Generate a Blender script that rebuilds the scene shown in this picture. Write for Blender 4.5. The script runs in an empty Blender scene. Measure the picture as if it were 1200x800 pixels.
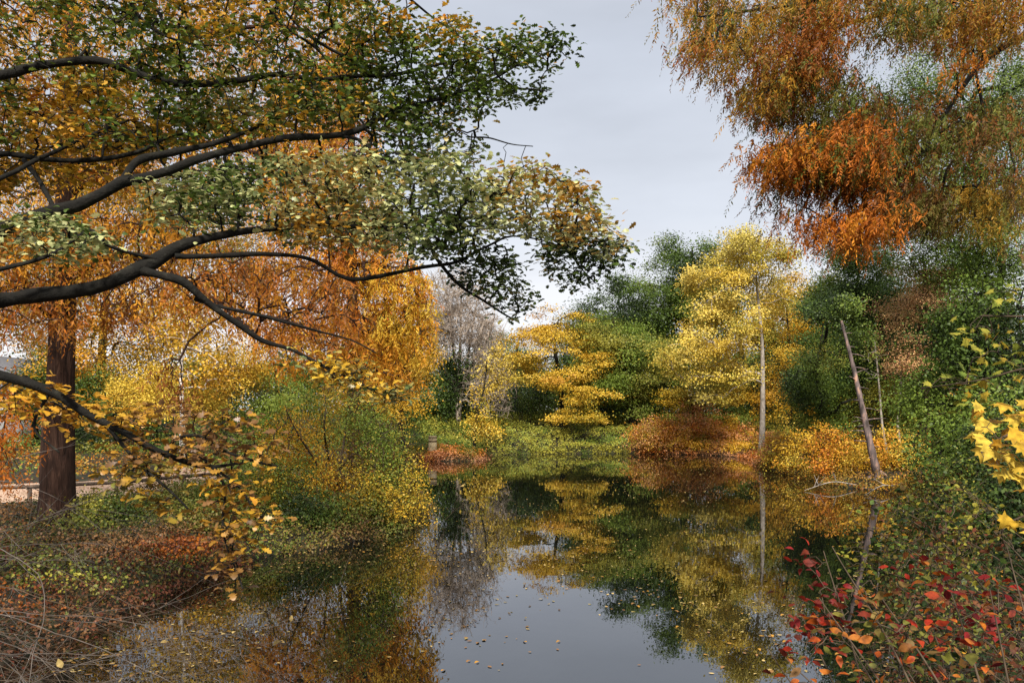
import bpy, math, random
import numpy as np
from mathutils import noise as mnoise, Vector

rng = np.random.default_rng(11)
random.seed(5)
F = 933.333          # focal length in photo pixels (28 mm on 36 mm, 1200 px wide)
CH = 3.0             # eye height above the water
HOR = 480.0
COL = bpy.context.scene.collection

def P(px, py, D):
    """point of the place seen at photo pixel (px,py), D metres away"""
    return np.array([(px-600)/F*D, D, CH+(HOR-py)/F*D])

# ------------------------------------------------------------------ materials
def new_mat(name):
    m = bpy.data.materials.new(name); m.use_nodes = True
    nt = m.node_tree; nt.nodes.clear()
    out = nt.nodes.new('ShaderNodeOutputMaterial')
    return m, nt, out

def N(nt, typ, **kw):
    n = nt.nodes.new(typ)
    for k, v in kw.items():
        if k.startswith('_'): setattr(n, k[1:], v)
        else: n.inputs[k].default_value = v
    return n

def leaf_mat(name, transl=0.35, rough=0.5, spec=0.35, mottle=0.0, scale=30):
    m, nt, out = new_mat(name)
    a = nt.nodes.new('ShaderNodeAttribute'); a.attribute_name = 'Col'
    src = a.outputs['Color']
    if mottle > 0:
        tc = nt.nodes.new('ShaderNodeTexCoord')
        nz = N(nt, 'ShaderNodeTexNoise', Scale=scale, Detail=3.0)
        nt.links.new(tc.outputs['Object'], nz.inputs['Vector'])
        cr = nt.nodes.new('ShaderNodeMapRange')
        cr.inputs['From Min'].default_value = .35; cr.inputs['From Max'].default_value = .7
        cr.inputs['To Min'].default_value = 1.15; cr.inputs['To Max'].default_value = 1-mottle
        nt.links.new(nz.outputs['Fac'], cr.inputs['Value'])
        mx = nt.nodes.new('ShaderNodeVectorMath'); mx.operation = 'SCALE'
        nt.links.new(src, mx.inputs[0]); nt.links.new(cr.outputs[0], mx.inputs['Scale'])
        src = mx.outputs[0]
    p = N(nt, 'ShaderNodeBsdfPrincipled', Roughness=rough)
    p.inputs['Specular IOR Level'].default_value = spec
    t = nt.nodes.new('ShaderNodeBsdfTranslucent')
    mix = nt.nodes.new('ShaderNodeMixShader'); mix.inputs[0].default_value = transl
    nt.links.new(src, p.inputs['Base Color']); nt.links.new(src, t.inputs['Color'])
    nt.links.new(p.outputs[0], mix.inputs[1]); nt.links.new(t.outputs[0], mix.inputs[2])
    nt.links.new(mix.outputs[0], out.inputs['Surface'])
    return m

def ramp_mat(name, stops, scale=(1, 1, 1), nscale=4.0, rough=.85, bump=.3, detail=6, distort=0, bdist=.02, spec=.3):
    m, nt, out = new_mat(name)
    tc = nt.nodes.new('ShaderNodeTexCoord')
    mp = nt.nodes.new('ShaderNodeMapping'); mp.inputs['Scale'].default_value = scale
    nt.links.new(tc.outputs['Object'], mp.inputs['Vector'])
    nz = N(nt, 'ShaderNodeTexNoise', Scale=nscale, Detail=float(detail), Distortion=float(distort))
    nz.inputs['Roughness'].default_value = .65
    nt.links.new(mp.outputs[0], nz.inputs['Vector'])
    cr = nt.nodes.new('ShaderNodeValToRGB')
    while len(cr.color_ramp.elements) < len(stops): cr.color_ramp.elements.new(.5)
    for e, (pos, c) in zip(cr.color_ramp.elements, stops):
        e.position = pos; e.color = (*c, 1)
    nt.links.new(nz.outputs['Fac'], cr.inputs['Fac'])
    p = N(nt, 'ShaderNodeBsdfPrincipled', Roughness=rough)
    p.inputs['Specular IOR Level'].default_value = spec
    nt.links.new(cr.outputs[0], p.inputs['Base Color'])
    b = nt.nodes.new('ShaderNodeBump'); b.inputs['Strength'].default_value = bump; b.inputs['Distance'].default_value = bdist
    nt.links.new(nz.outputs['Fac'], b.inputs['Height']); nt.links.new(b.outputs[0], p.inputs['Normal'])
    nt.links.new(p.outputs[0], out.inputs['Surface'])
    return m

M = {}
M['leaf'] = leaf_mat('leaves_soft', .24, .5, .25)
M['leaf_gloss'] = leaf_mat('leaves_glossy', .3, .42, .45, .35, 26)
M['leaf_near'] = leaf_mat('leaves_close', .35, .55, .16, .55, 38)
M['needle'] = leaf_mat('needles', .4, .6, .2)
M['litter'] = leaf_mat('leaf_litter', .0, .6, .3)
M['bark_dark'] = ramp_mat('bark_dark', [(.3, (.008, .008, .007)), (.55, (.014, .0125, .010)), (.74, (.034, .034, .026))], (1, 1, 1), 11, bump=1.0, bdist=.03, spec=.12)
M['bark_brown'] = ramp_mat('bark_brown', [(.3, (.012, .007, .005)), (.52, (.042, .021, .014)), (.75, (.1, .055, .036))], (5, 5, .7), 3.2, bump=1.0, bdist=.08, distort=.6, spec=.15)
M['bark_grey'] = ramp_mat('bark_grey', [(.3, (.12, .1, .08)), (.55, (.34, .29, .24)), (.75, (.5, .45, .4))], (2, 2, .8), 5, bump=.4)
M['bark_snag'] = ramp_mat('bark_snag', [(.38, (.04, .03, .025)), (.54, (.15, .11, .1)), (.66, (.42, .24, .16))], (2, 2, .5), 3, bump=.5)
M['bark_bare'] = ramp_mat('bark_bare', [(.3, (.2, .15, .11)), (.7, (.46, .38, .31))], (1, 1, 1), 3, bump=.2)
M['twig_pale'] = ramp_mat('twig_pale', [(.3, (.04, .03, .024)), (.7, (.17, .14, .115))], (1, 1, 1), 6, bump=.2)
M['twig_brown'] = ramp_mat('twig_brown', [(.3, (.03, .02, .012)), (.7, (.11, .075, .045))], (1, 1, 1), 6, bump=.2)
M['wood_rail'] = ramp_mat('wood_rail', [(.3, (.05, .035, .025)), (.7, (.17, .12, .085))], (1, 1, 1), 8, bump=.4)
M['stone'] = ramp_mat('stone', [(.3, (.15, .11, .06)), (.55, (.27, .21, .12)), (.75, (.36, .29, .18))], (1, 1, 1), 5, bump=.3)
M['stone_band'] = ramp_mat('stone_band', [(.3, (.1, .07, .045)), (.7, (.2, .15, .1))], (1, 1, 1), 8, bump=.3)
M['soil'] = ramp_mat('soil', [(.35, (.012, .01, .006)), (.5, (.022, .016, .008)), (.6, (.025, .03, .01)), (.75, (.06, .035, .015))], (1, 1, 1), 2.2, bump=.6, bdist=.08, detail=10)
M['path'] = ramp_mat('path', [(.3, (.25, .16, .1)), (.5, (.42, .28, .19)), (.7, (.52, .38, .28))], (1, 1, 1), 3.5, bump=.3, detail=10)
M['wall_white'] = ramp_mat('wall_white', [(.3, (.62, .6, .58)), (.7, (.78, .77, .76))], (1, 1, .5), 2, bump=.05)
M['roof_grey'] = ramp_mat('roof_grey', [(.3, (.08, .08, .085)), (.7, (.16, .15, .15))], (1, 1, 6), 4, bump=.2)
M['pane'] = ramp_mat('window_pane', [(.3, (.02, .025, .03)), (.7, (.04, .045, .05))], rough=.08, bump=0, spec=.6)

def birch_mat():
    m, nt, out = new_mat('bark_birch')
    tc = nt.nodes.new('ShaderNodeTexCoord')
    mp = nt.nodes.new('ShaderNodeMapping'); mp.inputs['Scale'].default_value = (2.2, 2.2, 4.5)
    nt.links.new(tc.outputs['Object'], mp.inputs['Vector'])
    nz = N(nt, 'ShaderNodeTexNoise', Scale=1.6, Detail=4.0)
    nt.links.new(mp.outputs[0], nz.inputs['Vector'])
    cr = nt.nodes.new('ShaderNodeValToRGB')
    cr.color_ramp.elements[0].position = .40; cr.color_ramp.elements[0].color = (.04, .035, .03, 1)
    cr.color_ramp.elements[1].position = .47; cr.color_ramp.elements[1].color = (.66, .6, .54, 1)
    nt.links.new(nz.outputs['Fac'], cr.inputs['Fac'])
    p = N(nt, 'ShaderNodeBsdfPrincipled', Roughness=.7)
    nt.links.new(cr.outputs[0], p.inputs['Base Color']); nt.links.new(p.outputs[0], out.inputs['Surface'])
    return m
M['bark_birch'] = birch_mat()

def water_mat():
    m, nt, out = new_mat('pond_water')
    tc = nt.nodes.new('ShaderNodeTexCoord')
    mp = nt.nodes.new('ShaderNodeMapping'); mp.inputs['Scale'].default_value = (1, .55, 1)
    nt.links.new(tc.outputs['Object'], mp.inputs['Vector'])
    n1 = N(nt, 'ShaderNodeTexNoise', Scale=2.6, Detail=3.0)
    n2 = N(nt, 'ShaderNodeTexNoise', Scale=.35, Detail=2.0)
    nt.links.new(mp.outputs[0], n1.inputs['Vector']); nt.links.new(mp.outputs[0], n2.inputs['Vector'])
    mul = nt.nodes.new('ShaderNodeMath'); mul.operation = 'MULTIPLY'
    nt.links.new(n1.outputs['Fac'], mul.inputs[0]); nt.links.new(n2.outputs['Fac'], mul.inputs[1])
    b = nt.nodes.new('ShaderNodeBump'); b.inputs['Strength'].default_value = .09; b.inputs['Distance'].default_value = .03
    nt.links.new(mul.outputs[0], b.inputs['Height'])
    d = N(nt, 'ShaderNodeBsdfDiffuse'); d.inputs['Color'].default_value = (.004, .005, .003, 1)
    g = nt.nodes.new('ShaderNodeBsdfGlossy'); g.inputs['Roughness'].default_value = .006
    g.inputs['Color'].default_value = (.95, .96, 1, 1)
    fr = nt.nodes.new('ShaderNodeFresnel'); fr.inputs['IOR'].default_value = 2.35
    nt.links.new(b.outputs[0], g.inputs['Normal']); nt.links.new(b.outputs[0], fr.inputs['Normal'])
    mx = nt.nodes.new('ShaderNodeMixShader')
    nt.links.new(fr.outputs[0], mx.inputs[0]); nt.links.new(d.outputs[0], mx.inputs[1]); nt.links.new(g.outputs[0], mx.inputs[2])
    nt.links.new(mx.outputs[0], out.inputs['Surface'])
    return m
M['water'] = water_mat()

# ------------------------------------------------------------------ object helpers
def link(o, parent=None):
    COL.objects.link(o)
    if parent is not None: o.parent = parent
    return o

def tag(o, label=None, cat=None, group=None, kind=None):
    if label: o['label'] = label
    if cat: o['category'] = cat
    if group: o['group'] = group
    if kind: o['kind'] = kind
    return o

def thing(name, label, cat, loc, group=None):
    o = bpy.data.objects.new(name, None); o.location = loc; o.empty_display_size = .2
    link(o); return tag(o, label, cat, group)

def np_mesh(name, V, loops, sizes, mat, parent=None, origin=None, col=None, smooth=False):
    V = np.asarray(V, dtype=np.float32)
    if origin is not None: V = V-np.asarray(origin, dtype=np.float32)
    me = bpy.data.meshes.new(name)
    me.vertices.add(len(V)); me.vertices.foreach_set('co', V.ravel())
    me.loops.add(len(loops)); me.loops.foreach_set('vertex_index', np.asarray(loops, dtype=np.int32))
    me.polygons.add(len(sizes))
    st = np.concatenate([[0], np.cumsum(sizes)[:-1]]).astype(np.int32)
    me.polygons.foreach_set('loop_start', st)
    if smooth: me.polygons.foreach_set('use_smooth', np.ones(len(sizes), dtype=bool))
    me.update(calc_edges=True)
    if col is not None:
        a = me.attributes.new('Col', 'FLOAT_COLOR', 'POINT')
        c = np.ones((len(V), 4), dtype=np.float32); c[:, :3] = col
        a.data.foreach_set('color', c.ravel())
    me.materials.append(mat)
    o = bpy.data.objects.new(name, me)
    link(o, parent)
    if parent is None and origin is not None: o.location = origin
    return o

# leaf templates: verts (along, across, up), faces of equal size
def strip(pairs):
    V = []; Fc = []
    for u, w, z in pairs: V += [(u, -w, z), (u, w, z)]
    for i in range(len(pairs)-1): Fc.append((2*i, 2*i+1, 2*i+3, 2*i+2))
    return np.array(V, float), np.array(Fc)
def fan(pts, zc=.04):
    V = [(.3, 0, zc)]+pts; n = len(pts)
    return np.array(V, float), np.array([(0, 1+i, 1+(i+1) % n) for i in range(n)])
TM = {
 'quad': (np.array([(0, 0, 0), (.5, -.34, .08), (1, 0, -.05), (.5, .34, .08)], float), np.array([(0, 1, 2, 3)])),
 'needle': (np.array([(0, 0, 0), (.45, -.13, .0), (1, 0, 0), (.45, .13, .03)], float), np.array([(0, 1, 2, 3)])),
 'oak': strip([(0, .02, 0), (.2, .08, .02), (.32, .24, .05), (.42, .12, .03), (.58, .36, .06), (.68, .17, .02), (.84, .27, .0), (1, .06, -.1)]),
 'ovate': strip([(0, .01, 0), (.15, .16, .03), (.4, .29, .05), (.65, .25, .02), (.85, .12, -.05), (1, .01, -.14)]),
 'maple': fan([(0, 0, 0), (.02, -.3, 0), (-.12, -.52, -.05), (.2, -.4, 0), (.38, -.66, -.06), (.46, -.36, .02), (.66, -.38, -.02), (.6, -.2, .02), (1.0, 0, -.1),
               (.6, .2, .02), (.66, .38, -.02), (.46, .36, .02), (.38, .66, -.06), (.2, .4, 0), (-.12, .52, -.05), (.02, .3, 0)]),
}
def unit(a): return a/np.maximum(np.linalg.norm(a, axis=-1, keepdims=True), 1e-9)

def leaves(name, pos, dr, nr, size, tmpl, col, mat, parent=None, origin=None, width=1.0):
    T, Fc = TM[tmpl]; n = len(pos); k = len(T); fs = Fc.shape[1]
    dr = unit(dr); side = unit(np.cross(nr, dr)); up = np.cross(dr, side)
    size = np.broadcast_to(size, (n,))[:, None, None]
    wj = (width*rng.uniform(.8, 1.2, n))[:, None, None]
    V = pos[:, None]+size*(T[None, :, 0:1]*dr[:, None]+T[None, :, 1:2]*side[:, None]*wj+T[None, :, 2:3]*up[:, None]*rng.uniform(-.5, 2.5, n)[:, None, None])
    loops = (Fc.ravel()[None]+(np.arange(n)*k)[:, None]).ravel()
    sizes = np.full(n*len(Fc), fs)
    c = np.repeat(np.clip(col, 0.002, .9), k, axis=0)
    return np_mesh(name, V.reshape(-1, 3), loops, sizes, mat, parent, origin, c)

def tubes(name, paths, mat, parent=None, origin=None):
    """paths: list of (pts (n,3), radii (n), sides)"""
    VV = []; LL = []; off = 0; nf = 0
    for pts, rad, sd in paths:
        pts = np.asarray(pts, float); n = len(pts)
        if n < 2: continue
        t = np.gradient(pts, axis=0); t = unit(t)
        m = np.abs(t.mean(0)); ref = np.eye(3)[int(np.argmin(m))]
        a = unit(np.cross(t, ref)); b = np.cross(t, a)
        ang = np.arange(sd)*2*math.pi/sd
        r = np.asarray(rad, float)[:, None, None]
        V = pts[:, None]+r*(np.cos(ang)[None, :, None]*a[:, None]+np.sin(ang)[None, :, None]*b[:, None])
        VV.append(V.reshape(-1, 3))
        i = np.arange(n-1)[:, None]*sd; j = np.arange(sd)[None]; j2 = (j+1) % sd
        q = np.stack([i+j, i+j2, i+sd+j2, i+sd+j], -1).reshape(-1)+off
        LL.append(q); nf += (n-1)*sd
        off += n*sd
    return np_mesh(name, np.concatenate(VV), np.concatenate(LL), np.full(nf, 4), mat, parent, origin, smooth=True)

def bez(pts, n=24):
    """Catmull-Rom through points (each k-dim)"""
    p = np.asarray(pts, float)
    if len(p) == 2: return p[0]+(p[1]-p[0])*np.linspace(0, 1, n)[:, None]
    p = np.vstack([2*p[0]-p[1], p, 2*p[-1]-p[-2]])
    out = []; segs = len(p)-3; m = max(2, n//segs)
    for i in range(segs):
        t = np.linspace(0, 1, m, endpoint=False)[:, None]
        a, b, c, d = p[i:i+4]
        out.append(.5*((2*b)+(-a+c)*t+(2*a-5*b+4*c-d)*t**2+(-a+3*b-3*c+d)*t**3))
    out.append(p[-2][None]); return np.vstack(out)

def grow(boughs, att, rtip, power=.5, wig=.12, maxlen=None):
    """joins every attractor to the nearest wood; returns twig paths with pipe-model radii.
       boughs: list of (pts, radii)."""
    nodes = [np.asarray(b[0]) for b in boughs]
    P0 = np.vstack(nodes); fixed = len(P0)
    Rfix = np.concatenate([np.asarray(b[1]) for b in boughs])
    cap = len(P0)+len(att)*4+8
    X = np.zeros((cap, 3)); X[:fixed] = P0; cnt = fixed
    par = np.full(cap, -1); cost = np.zeros(cap)
    d0 = np.min(np.linalg.norm(att[:, None]-P0[None], axis=2), axis=1) if len(att)*fixed < 4e6 else np.array([np.min(np.linalg.norm(P0-a, axis=1)) for a in att])
    order = np.argsort(d0); chains = []
    for ai in order:
        a = att[ai]
        d = np.linalg.norm(X[:cnt]-a, axis=1)+.25*cost[:cnt]
        j = int(np.argmin(d)); s = X[j]; L = np.linalg.norm(a-s)
        if maxlen and L > maxlen: continue
        q = [s]; prev = j; ids = [j]
        for f in (.33, .67, 1.0):
            pt = s+(a-s)*f+(rng.normal(0, wig*L*.35, 3) if f < 1 else 0)
            pt = pt+np.array([0, 0, wig*L*math.sin(f*math.pi)*.8])
            X[cnt] = pt; par[cnt] = prev; cost[cnt] = cost[prev]+L/3
            prev = cnt; ids.append(cnt); cnt += 1
        chains.append(ids)
    w = np.zeros(cap); 
    for ids in chains: w[ids[-1]] += 1
    for i in range(cnt-1, fixed-1, -1):
        if par[i] >= 0: w[par[i]] += w[i]
    paths = []
    for ids in chains:
        r = rtip*np.maximum(w[ids], 1)**power
        r[0] = min(r[0], r[1]*1.15) 
        if ids[0] < fixed: r = np.minimum(r, max(rtip, Rfix[ids[0]]*.8))
        paths.append((X[ids], r, 4 if r[0] < rtip*5 else 6))
    return paths

def mixpal(pal, t):
    pal = np.asarray(pal, float); t = np.clip(t, 0, .999)*(len(pal)-1)
    i = t.astype(int); f = (t-i)[:, None]
    return pal[i]*(1-f)+pal[np.minimum(i+1, len(pal)-1)]*f

def nz(pts, freq, seed=0.0):
    return np.array([mnoise.noise(Vector(p*freq)+Vector((seed, seed*1.7, 3.1))) for p in pts])

# palette colours (albedo; pale also holds top light on the near oak)
K = dict(dkgreen=(.02, .036, .008), green=(.075, .12, .016), midgreen=(.16, .22, .03), ltgreen=(.25, .31, .05), olive=(.16, .155, .026), yolive=(.35, .31, .04),
         yellow=(.66, .46, .06), pyellow=(.68, .54, .13), gold=(.58, .34, .025), dgold=(.42, .21, .018), orange=(.58, .24, .02), rorange=(.5, .15, .015), rust=(.3, .09, .012),
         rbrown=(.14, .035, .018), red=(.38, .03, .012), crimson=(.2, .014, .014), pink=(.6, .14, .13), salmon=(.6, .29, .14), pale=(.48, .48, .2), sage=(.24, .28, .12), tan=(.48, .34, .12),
         brown=(.2, .1, .035), bluegreen=(.07, .125, .04))
def pal(s): return [K[k] for k in s.split()]

# ------------------------------------------------------------------ terrain
POND = np.array([(-6.2, -8), (-6.0, 0), (-6.1, 9), (-5.9, 11.5), (-5.6, 14), (-5.4, 16.3), (-3.9, 17.4), (-2.9, 20), (-2.6, 23), (-4.2, 27), (-7.2, 33), (-9, 40), (-9, 45.5), (-6.5, 46.6),
                 (-2.2, 46.8), (-1.6, 49), (-2, 52.8), (2, 54), (8.2, 55), (13, 53), (14.6, 50.5), (14.6, 47), (13.3, 42), (12.8, 36), (13, 31), (14.2, 29.3), (13.4, 26.5), (11.5, 23), (8.9, 17.5), (7.0, 13.5), (5.4, 10.5), (4.4, 8), (4.0, 4), (4.0, -8)])
def sdist(x, y):
    """signed distance to the pond edge, positive on land"""
    p = np.stack([x, y], -1); best = np.full(x.shape, 1e9); inside = np.zeros(x.shape, bool)
    n = len(POND)
    for i in range(n):
        a = POND[i]; b = POND[(i+1) % n]; e = b-a
        w = p-a; t = np.clip((w@e)/(e@e), 0, 1)
        best = np.minimum(best, np.hypot(w[..., 0]-e[0]*t, w[..., 1]-e[1]*t))
        c = ((a[1] > y) != (b[1] > y)) & (x < (b[0]-a[0])*(y-a[1])/((b[1]-a[1]) if b[1] != a[1] else 1e-9)+a[0])
        inside ^= c
    return np.where(inside, -best, best)
def Hf(x, y):
    x = np.asarray(x, float); y = np.asarray(y, float)
    s = sdist(x, y)
    wob = .12*np.sin(x*1.9+y*.7)+.1*np.sin(y*2.3-x*1.1)
    s2 = s+wob*.6
    land = .22*(1-np.exp(-np.maximum(s2, 0)/.25))+.75*(1-np.exp(-np.maximum(s2, 0)/3.5))
    pth = np.exp(-((y-17.5-.0*x)/6)**4)*(x < -7)
    bump = (1-pth)*(.05*np.sin(x*1.3+.4)*np.sin(y*1.1)+.03*np.sin(x*3.1+y*2.2))*np.clip(s/2, 0, 1)
    farlow = np.clip((y-44)/4, 0, 1)*.35          # far bank is lower
    rise = np.clip((y-54.5)/8, 0, 1)*1.1*np.clip(s2/1.5, 0, 1)*(np.abs(x) < 60)
    h = np.where(s2 > 0, rise+.02+land*(1-farlow*np.clip((6-s)/6, 0, 1))+bump, np.maximum(s2*.7, -1.2))
    return h
def H1(x, y): return float(Hf(np.array([x]), np.array([y]))[0])

def axis(lo, hi, step, ext):
    a = list(np.arange(lo, hi+step/2, step)); s = step
    lo_, hi_ = [], []
    v = lo
    while v > -ext: s *= 1.3; v -= s; lo_.append(v)
    s = step; v = hi
    while v < ext: s *= 1.3; v += s; hi_.append(v)
    return np.array(lo_[::-1]+a+hi_)
gx = axis(-22, 26, .4, 900); gy = axis(-8, 64, .4, 900)
GX, GY = np.meshgrid(gx, gy)
GZ = Hf(GX, GY)
nx, ny = len(gx), len(gy)
idx = np.arange(nx*ny).reshape(ny, nx)
q = np.stack([idx[:-1, :-1], idx[:-1, 1:], idx[1:, 1:], idx[1:, :-1]], -1).reshape(-1)
g = np_mesh('ground', np.stack([GX, GY, GZ], -1).reshape(-1, 3), q, np.full(len(q)//4, 4), M['soil'], smooth=True)
tag(g, kind='structure')
w = np_mesh('water', [(-30, -12, 0), (30, -12, 0), (30, 62, 0), (-30, 62, 0)], [0, 1, 2, 3], [4], M['water']); tag(w, kind='structure')

# path on the left bank
pc = bez([(-30, 16.2), (-18, 18.6), (-12, 20.6), (-9.8, 23.2), (-9.6, 28), (-12.5, 38), (-16, 50)], 90)
tt = unit(np.gradient(pc, axis=0)); nn = np.stack([-tt[:, 1], tt[:, 0]], 1)
rows = []
for o_ in np.linspace(-2.3, 2.3, 11):
    e = pc+nn*(o_+(.12*np.sin(np.arange(len(pc))*.9) if abs(o_) > 2.2 else 0))[:, None] if abs(o_) > 2.2 else pc+nn*o_
    rows.append(np.column_stack([e, Hf(e[:, 0], e[:, 1])+.035-(.05 if abs(o_) > 2.2 else 0)]))
rows = np.stack(rows, 1); a, b = rows.shape[:2]
idx = np.arange(a*b).reshape(a, b)
q = np.stack([idx[:-1, :-1], idx[1:, :-1], idx[1:, 1:], idx[:-1, 1:]], -1).reshape(-1)
tag(np_mesh('path', rows.reshape(-1, 3), q, np.full(len(q)//4, 4), M['path'], smooth=True), kind='structure')

# ------------------------------------------------------------------ vegetation generators
def blob(c, r, n, shell=.3):
    u = unit(rng.normal(size=(n, 3))); rr = rng.random(n)**shell
    return c+u*rr[:, None]*r

def lobe_points(lobes, nc, shell=.33):
    """lobes in photo pixels: (px,py,rx,ry,D[,depth])"""
    vol = np.array([l[2]*l[3] for l in lobes], float); vol /= vol.sum()
    pts = []
    for l, v in zip(lobes, vol):
        D = l[4]; c = P(l[0], l[1], D); rx = l[2]/F*D; rz = l[3]/F*D
        ry = l[5] if len(l) > 5 else min(rx, 4.5)
        pts.append(blob(c, np.array([rx, ry, rz]), max(3, int(round(nc*v))), shell))
    return np.vstack(pts)

def foliage(name, cl, nl, sx, sz, ls, pl, tmpl, mat, parent, origin, freq=.35, jit=.12, seed=0., up=.8, droop=0., tshift=None, width=1., bright=.16, out=None):
    n = len(cl)*nl
    ci = np.repeat(np.arange(len(cl)), nl)
    sc = rng.uniform(.6, 1.35, len(cl))[ci, None]
    off = rng.normal(size=(n, 3))*np.array([sx, sx, sz])*sc
    off[:, 2] -= droop*np.hypot(off[:, 0], off[:, 1])
    pos = cl[ci]+off
    keep = pos[:, 2] > .03
    t = .5+1.1*nz(cl, freq, seed)
    if tshift is not None: t = t+tshift(cl)
    t = t[ci]+rng.normal(0, jit, n)
    c = mixpal(pl, t)*(1+rng.uniform(-bright, bright, n))[:, None]*(1+rng.normal(0, .1, len(cl)))[ci, None]
    ctr = out if out is not None else cl.mean(0)
    cn = (unit(cl-ctr)*.6+rng.normal(size=(len(cl), 3))*.45)[ci]
    nr = rng.normal(size=(n, 3))*.4+np.array([0, 0, up])+cn*1.15+unit(off)*.3
    dr = rng.normal(size=(n, 3))+unit(off)*.8+np.array([0, 0, -.35])
    s = ls*rng.uniform(.65, 1.25, n)
    return leaves(name, pos[keep], dr[keep], nr[keep], s[keep], tmpl, c[keep], mat, parent, origin, width)

def ground_pt(px, D):
    x = (px-600)/F*D; return np.array([x, D, H1(x, D)])

def tree(name, label, cat, base, trunk, r0, lobes, nc, nl, ls, pl, spread=(.45, .3), bark='bark_dark', group=None, tmpl='quad',
         mat='leaf', rtip=.012, droop=.0, freq=.3, shell=.33, seed=0., up=.8, leafy=1.0, tshift=None, jit=.12, power=.5, root='trunk', wig=.12, sink=True, extra=None, gap=-.12, gapf=.3):
    """trunk: list of pixel points (px,py[,D]) above the base"""
    b = ground_pt(*base) if len(base) == 2 else np.array(base, float)
    th = thing(name, label, cat, b, group)
    bb = b-np.array([0, 0, .25])
    tps = [P(t[0], t[1], t[2] if len(t) > 2 else base[1]) for t in trunk]
    cen = bez([bb]+tps, 30)
    n = len(cen); f = np.linspace(0, 1, n)
    # gentle irregular lean
    cen[:, 0] += .25*r0*np.sin(f*9+seed); cen[:, 1] += .25*r0*np.cos(f*7+seed)
    rad = r0*(1-.85*f)+.25*r0*np.exp(-f*n/2.2)
    cl = lobe_points(lobes, nc, shell)
    cl = cl[cl[:, 2] > Hf(cl[:, 0], cl[:, 1])+.1]
    cl = cl[nz(cl*np.array([1, 1, 2.1]), gapf*.75/max(spread[0], .3), seed+31) > gap]
    tw = grow([(cen[2:], rad[2:])]+([] if extra is None else extra), cl, rtip, power, wig)
    tubes(root, [(cen, rad, 12)]+tw, M[bark], th, b)
    if base[1] > 25 and nl > 40: nl = int(nl*3.4); ls = ls*.64; spread = (spread[0]*.9, spread[1]*.85)
    m = max(3, int(len(cl)*leafy))
    foliage('crown', cl[:m] if leafy >= 1 else cl[rng.permutation(len(cl))[:m]], nl, spread[0], spread[1], ls, pl, tmpl, M[mat], th, b, freq=freq, seed=seed, up=up, droop=droop, tshift=tshift, jit=jit)
    return th

def shrub(name, label, cat, px, D, w, h, nc, nl, ls, pl, spread=(.22, .16), bark='twig_brown', group=None, tmpl='quad', mat='leaf', stems=6, rtip=.005,
          freq=.9, seed=0., dome=1., up=.7, depth=None, jit=.14, crown='foliage', tshift=None, droop=0., x=None):
    """w,h in metres: a mound of foliage on several stems"""
    if x is None: x = (px-600)/F*D
    b = np.array([x, D, max(H1(x, D), .02)])
    th = thing(name, label, cat, b, group)
    dp = depth if depth else w*.5
    u = unit(rng.normal(size=(nc, 3))); u[:, 2] = np.abs(u[:, 2])*dome
    rr = rng.random(nc)**.3
    lump = 1+.6*nz(u*1.9, 1., seed+4)+.35*nz(u*4.5, 1., seed+7)
    cl = b+u*rr[:, None]*np.array([w/2, dp, h])*lump[:, None]
    cl[:, 2] = np.maximum(cl[:, 2], np.maximum(Hf(cl[:, 0], cl[:, 1]), 0)+.08)
    st = []
    for i in range(stems):
        a = rng.uniform(0, 6.28); r_ = rng.uniform(.2, .6)
        e = b+np.array([math.cos(a)*w*.5*r_, math.sin(a)*dp*r_, h*rng.uniform(.55, .85)])
        mid = (b+e)/2+np.array([0, 0, h*.12])
        s0 = b+np.array([math.cos(a), math.sin(a), 0])*.05*w-np.array([0, 0, .1])
        pp = bez([s0, mid, e], 8)
        st.append((pp, np.linspace(rtip*3.2, rtip*1.2, len(pp))))
    tw = grow(st, cl, rtip*.7, .35)
    tubes('stems', [(s[0], s[1], 5) for s in st]+tw, M[bark], th, b)
    foliage(crown, cl, nl, spread[0], spread[1], ls, pl, tmpl, M[mat], th, b, freq=freq, seed=seed, up=up, jit=jit, tshift=tshift, droop=droop)
    return th

def in_poly(x, y, poly):
    poly = np.asarray(poly, float); ins = np.zeros(len(x), bool); n = len(poly)
    for i in range(n):
        a = poly[i]; b = poly[(i+1) % n]
        if a[1] == b[1]: continue
        ins ^= ((a[1] > y) != (b[1] > y)) & (x < (b[0]-a[0])*(y-a[1])/(b[1]-a[1])+a[0])
    return ins
def samp(poly, n):
    poly = np.asarray(poly, float); lo = poly.min(0); hi = poly.max(0); out = np.zeros((0, 2))
    while len(out) < n:
        p = rng.uniform(lo, hi, (n*2, 2)); out = np.vstack([out, p[in_poly(p[:, 0], p[:, 1], poly)]])
    return out[:n]

def cover(name, poly, n, h, ls, pl, nl=6, spread=.14, tmpl='quad', freq=.5, seed=0., wet=False, mat='leaf', keepmin=.02):
    p = samp(poly, n); s = sdist(p[:, 0], p[:, 1]); p = p[s > (-.25 if wet else keepmin)]
    z = np.maximum(Hf(p[:, 0], p[:, 1]), 0)
    hh = h*(.55+.9*np.clip(.5+nz(np.column_stack([p, z]), .6, seed+2), 0, 1))*rng.random(len(p))**.6
    cl = np.column_stack([p, z+hh+.02])
    o = foliage(name, cl, nl, spread, spread*.45, ls, pl, tmpl, M[mat], None, (0, 0, 0), freq=freq, seed=seed, up=1.2)
    return tag(o, kind='stuff')

# ------------------------------------------------------------------ far bank trees
G_FAR = 'trees behind the far bank'
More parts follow.
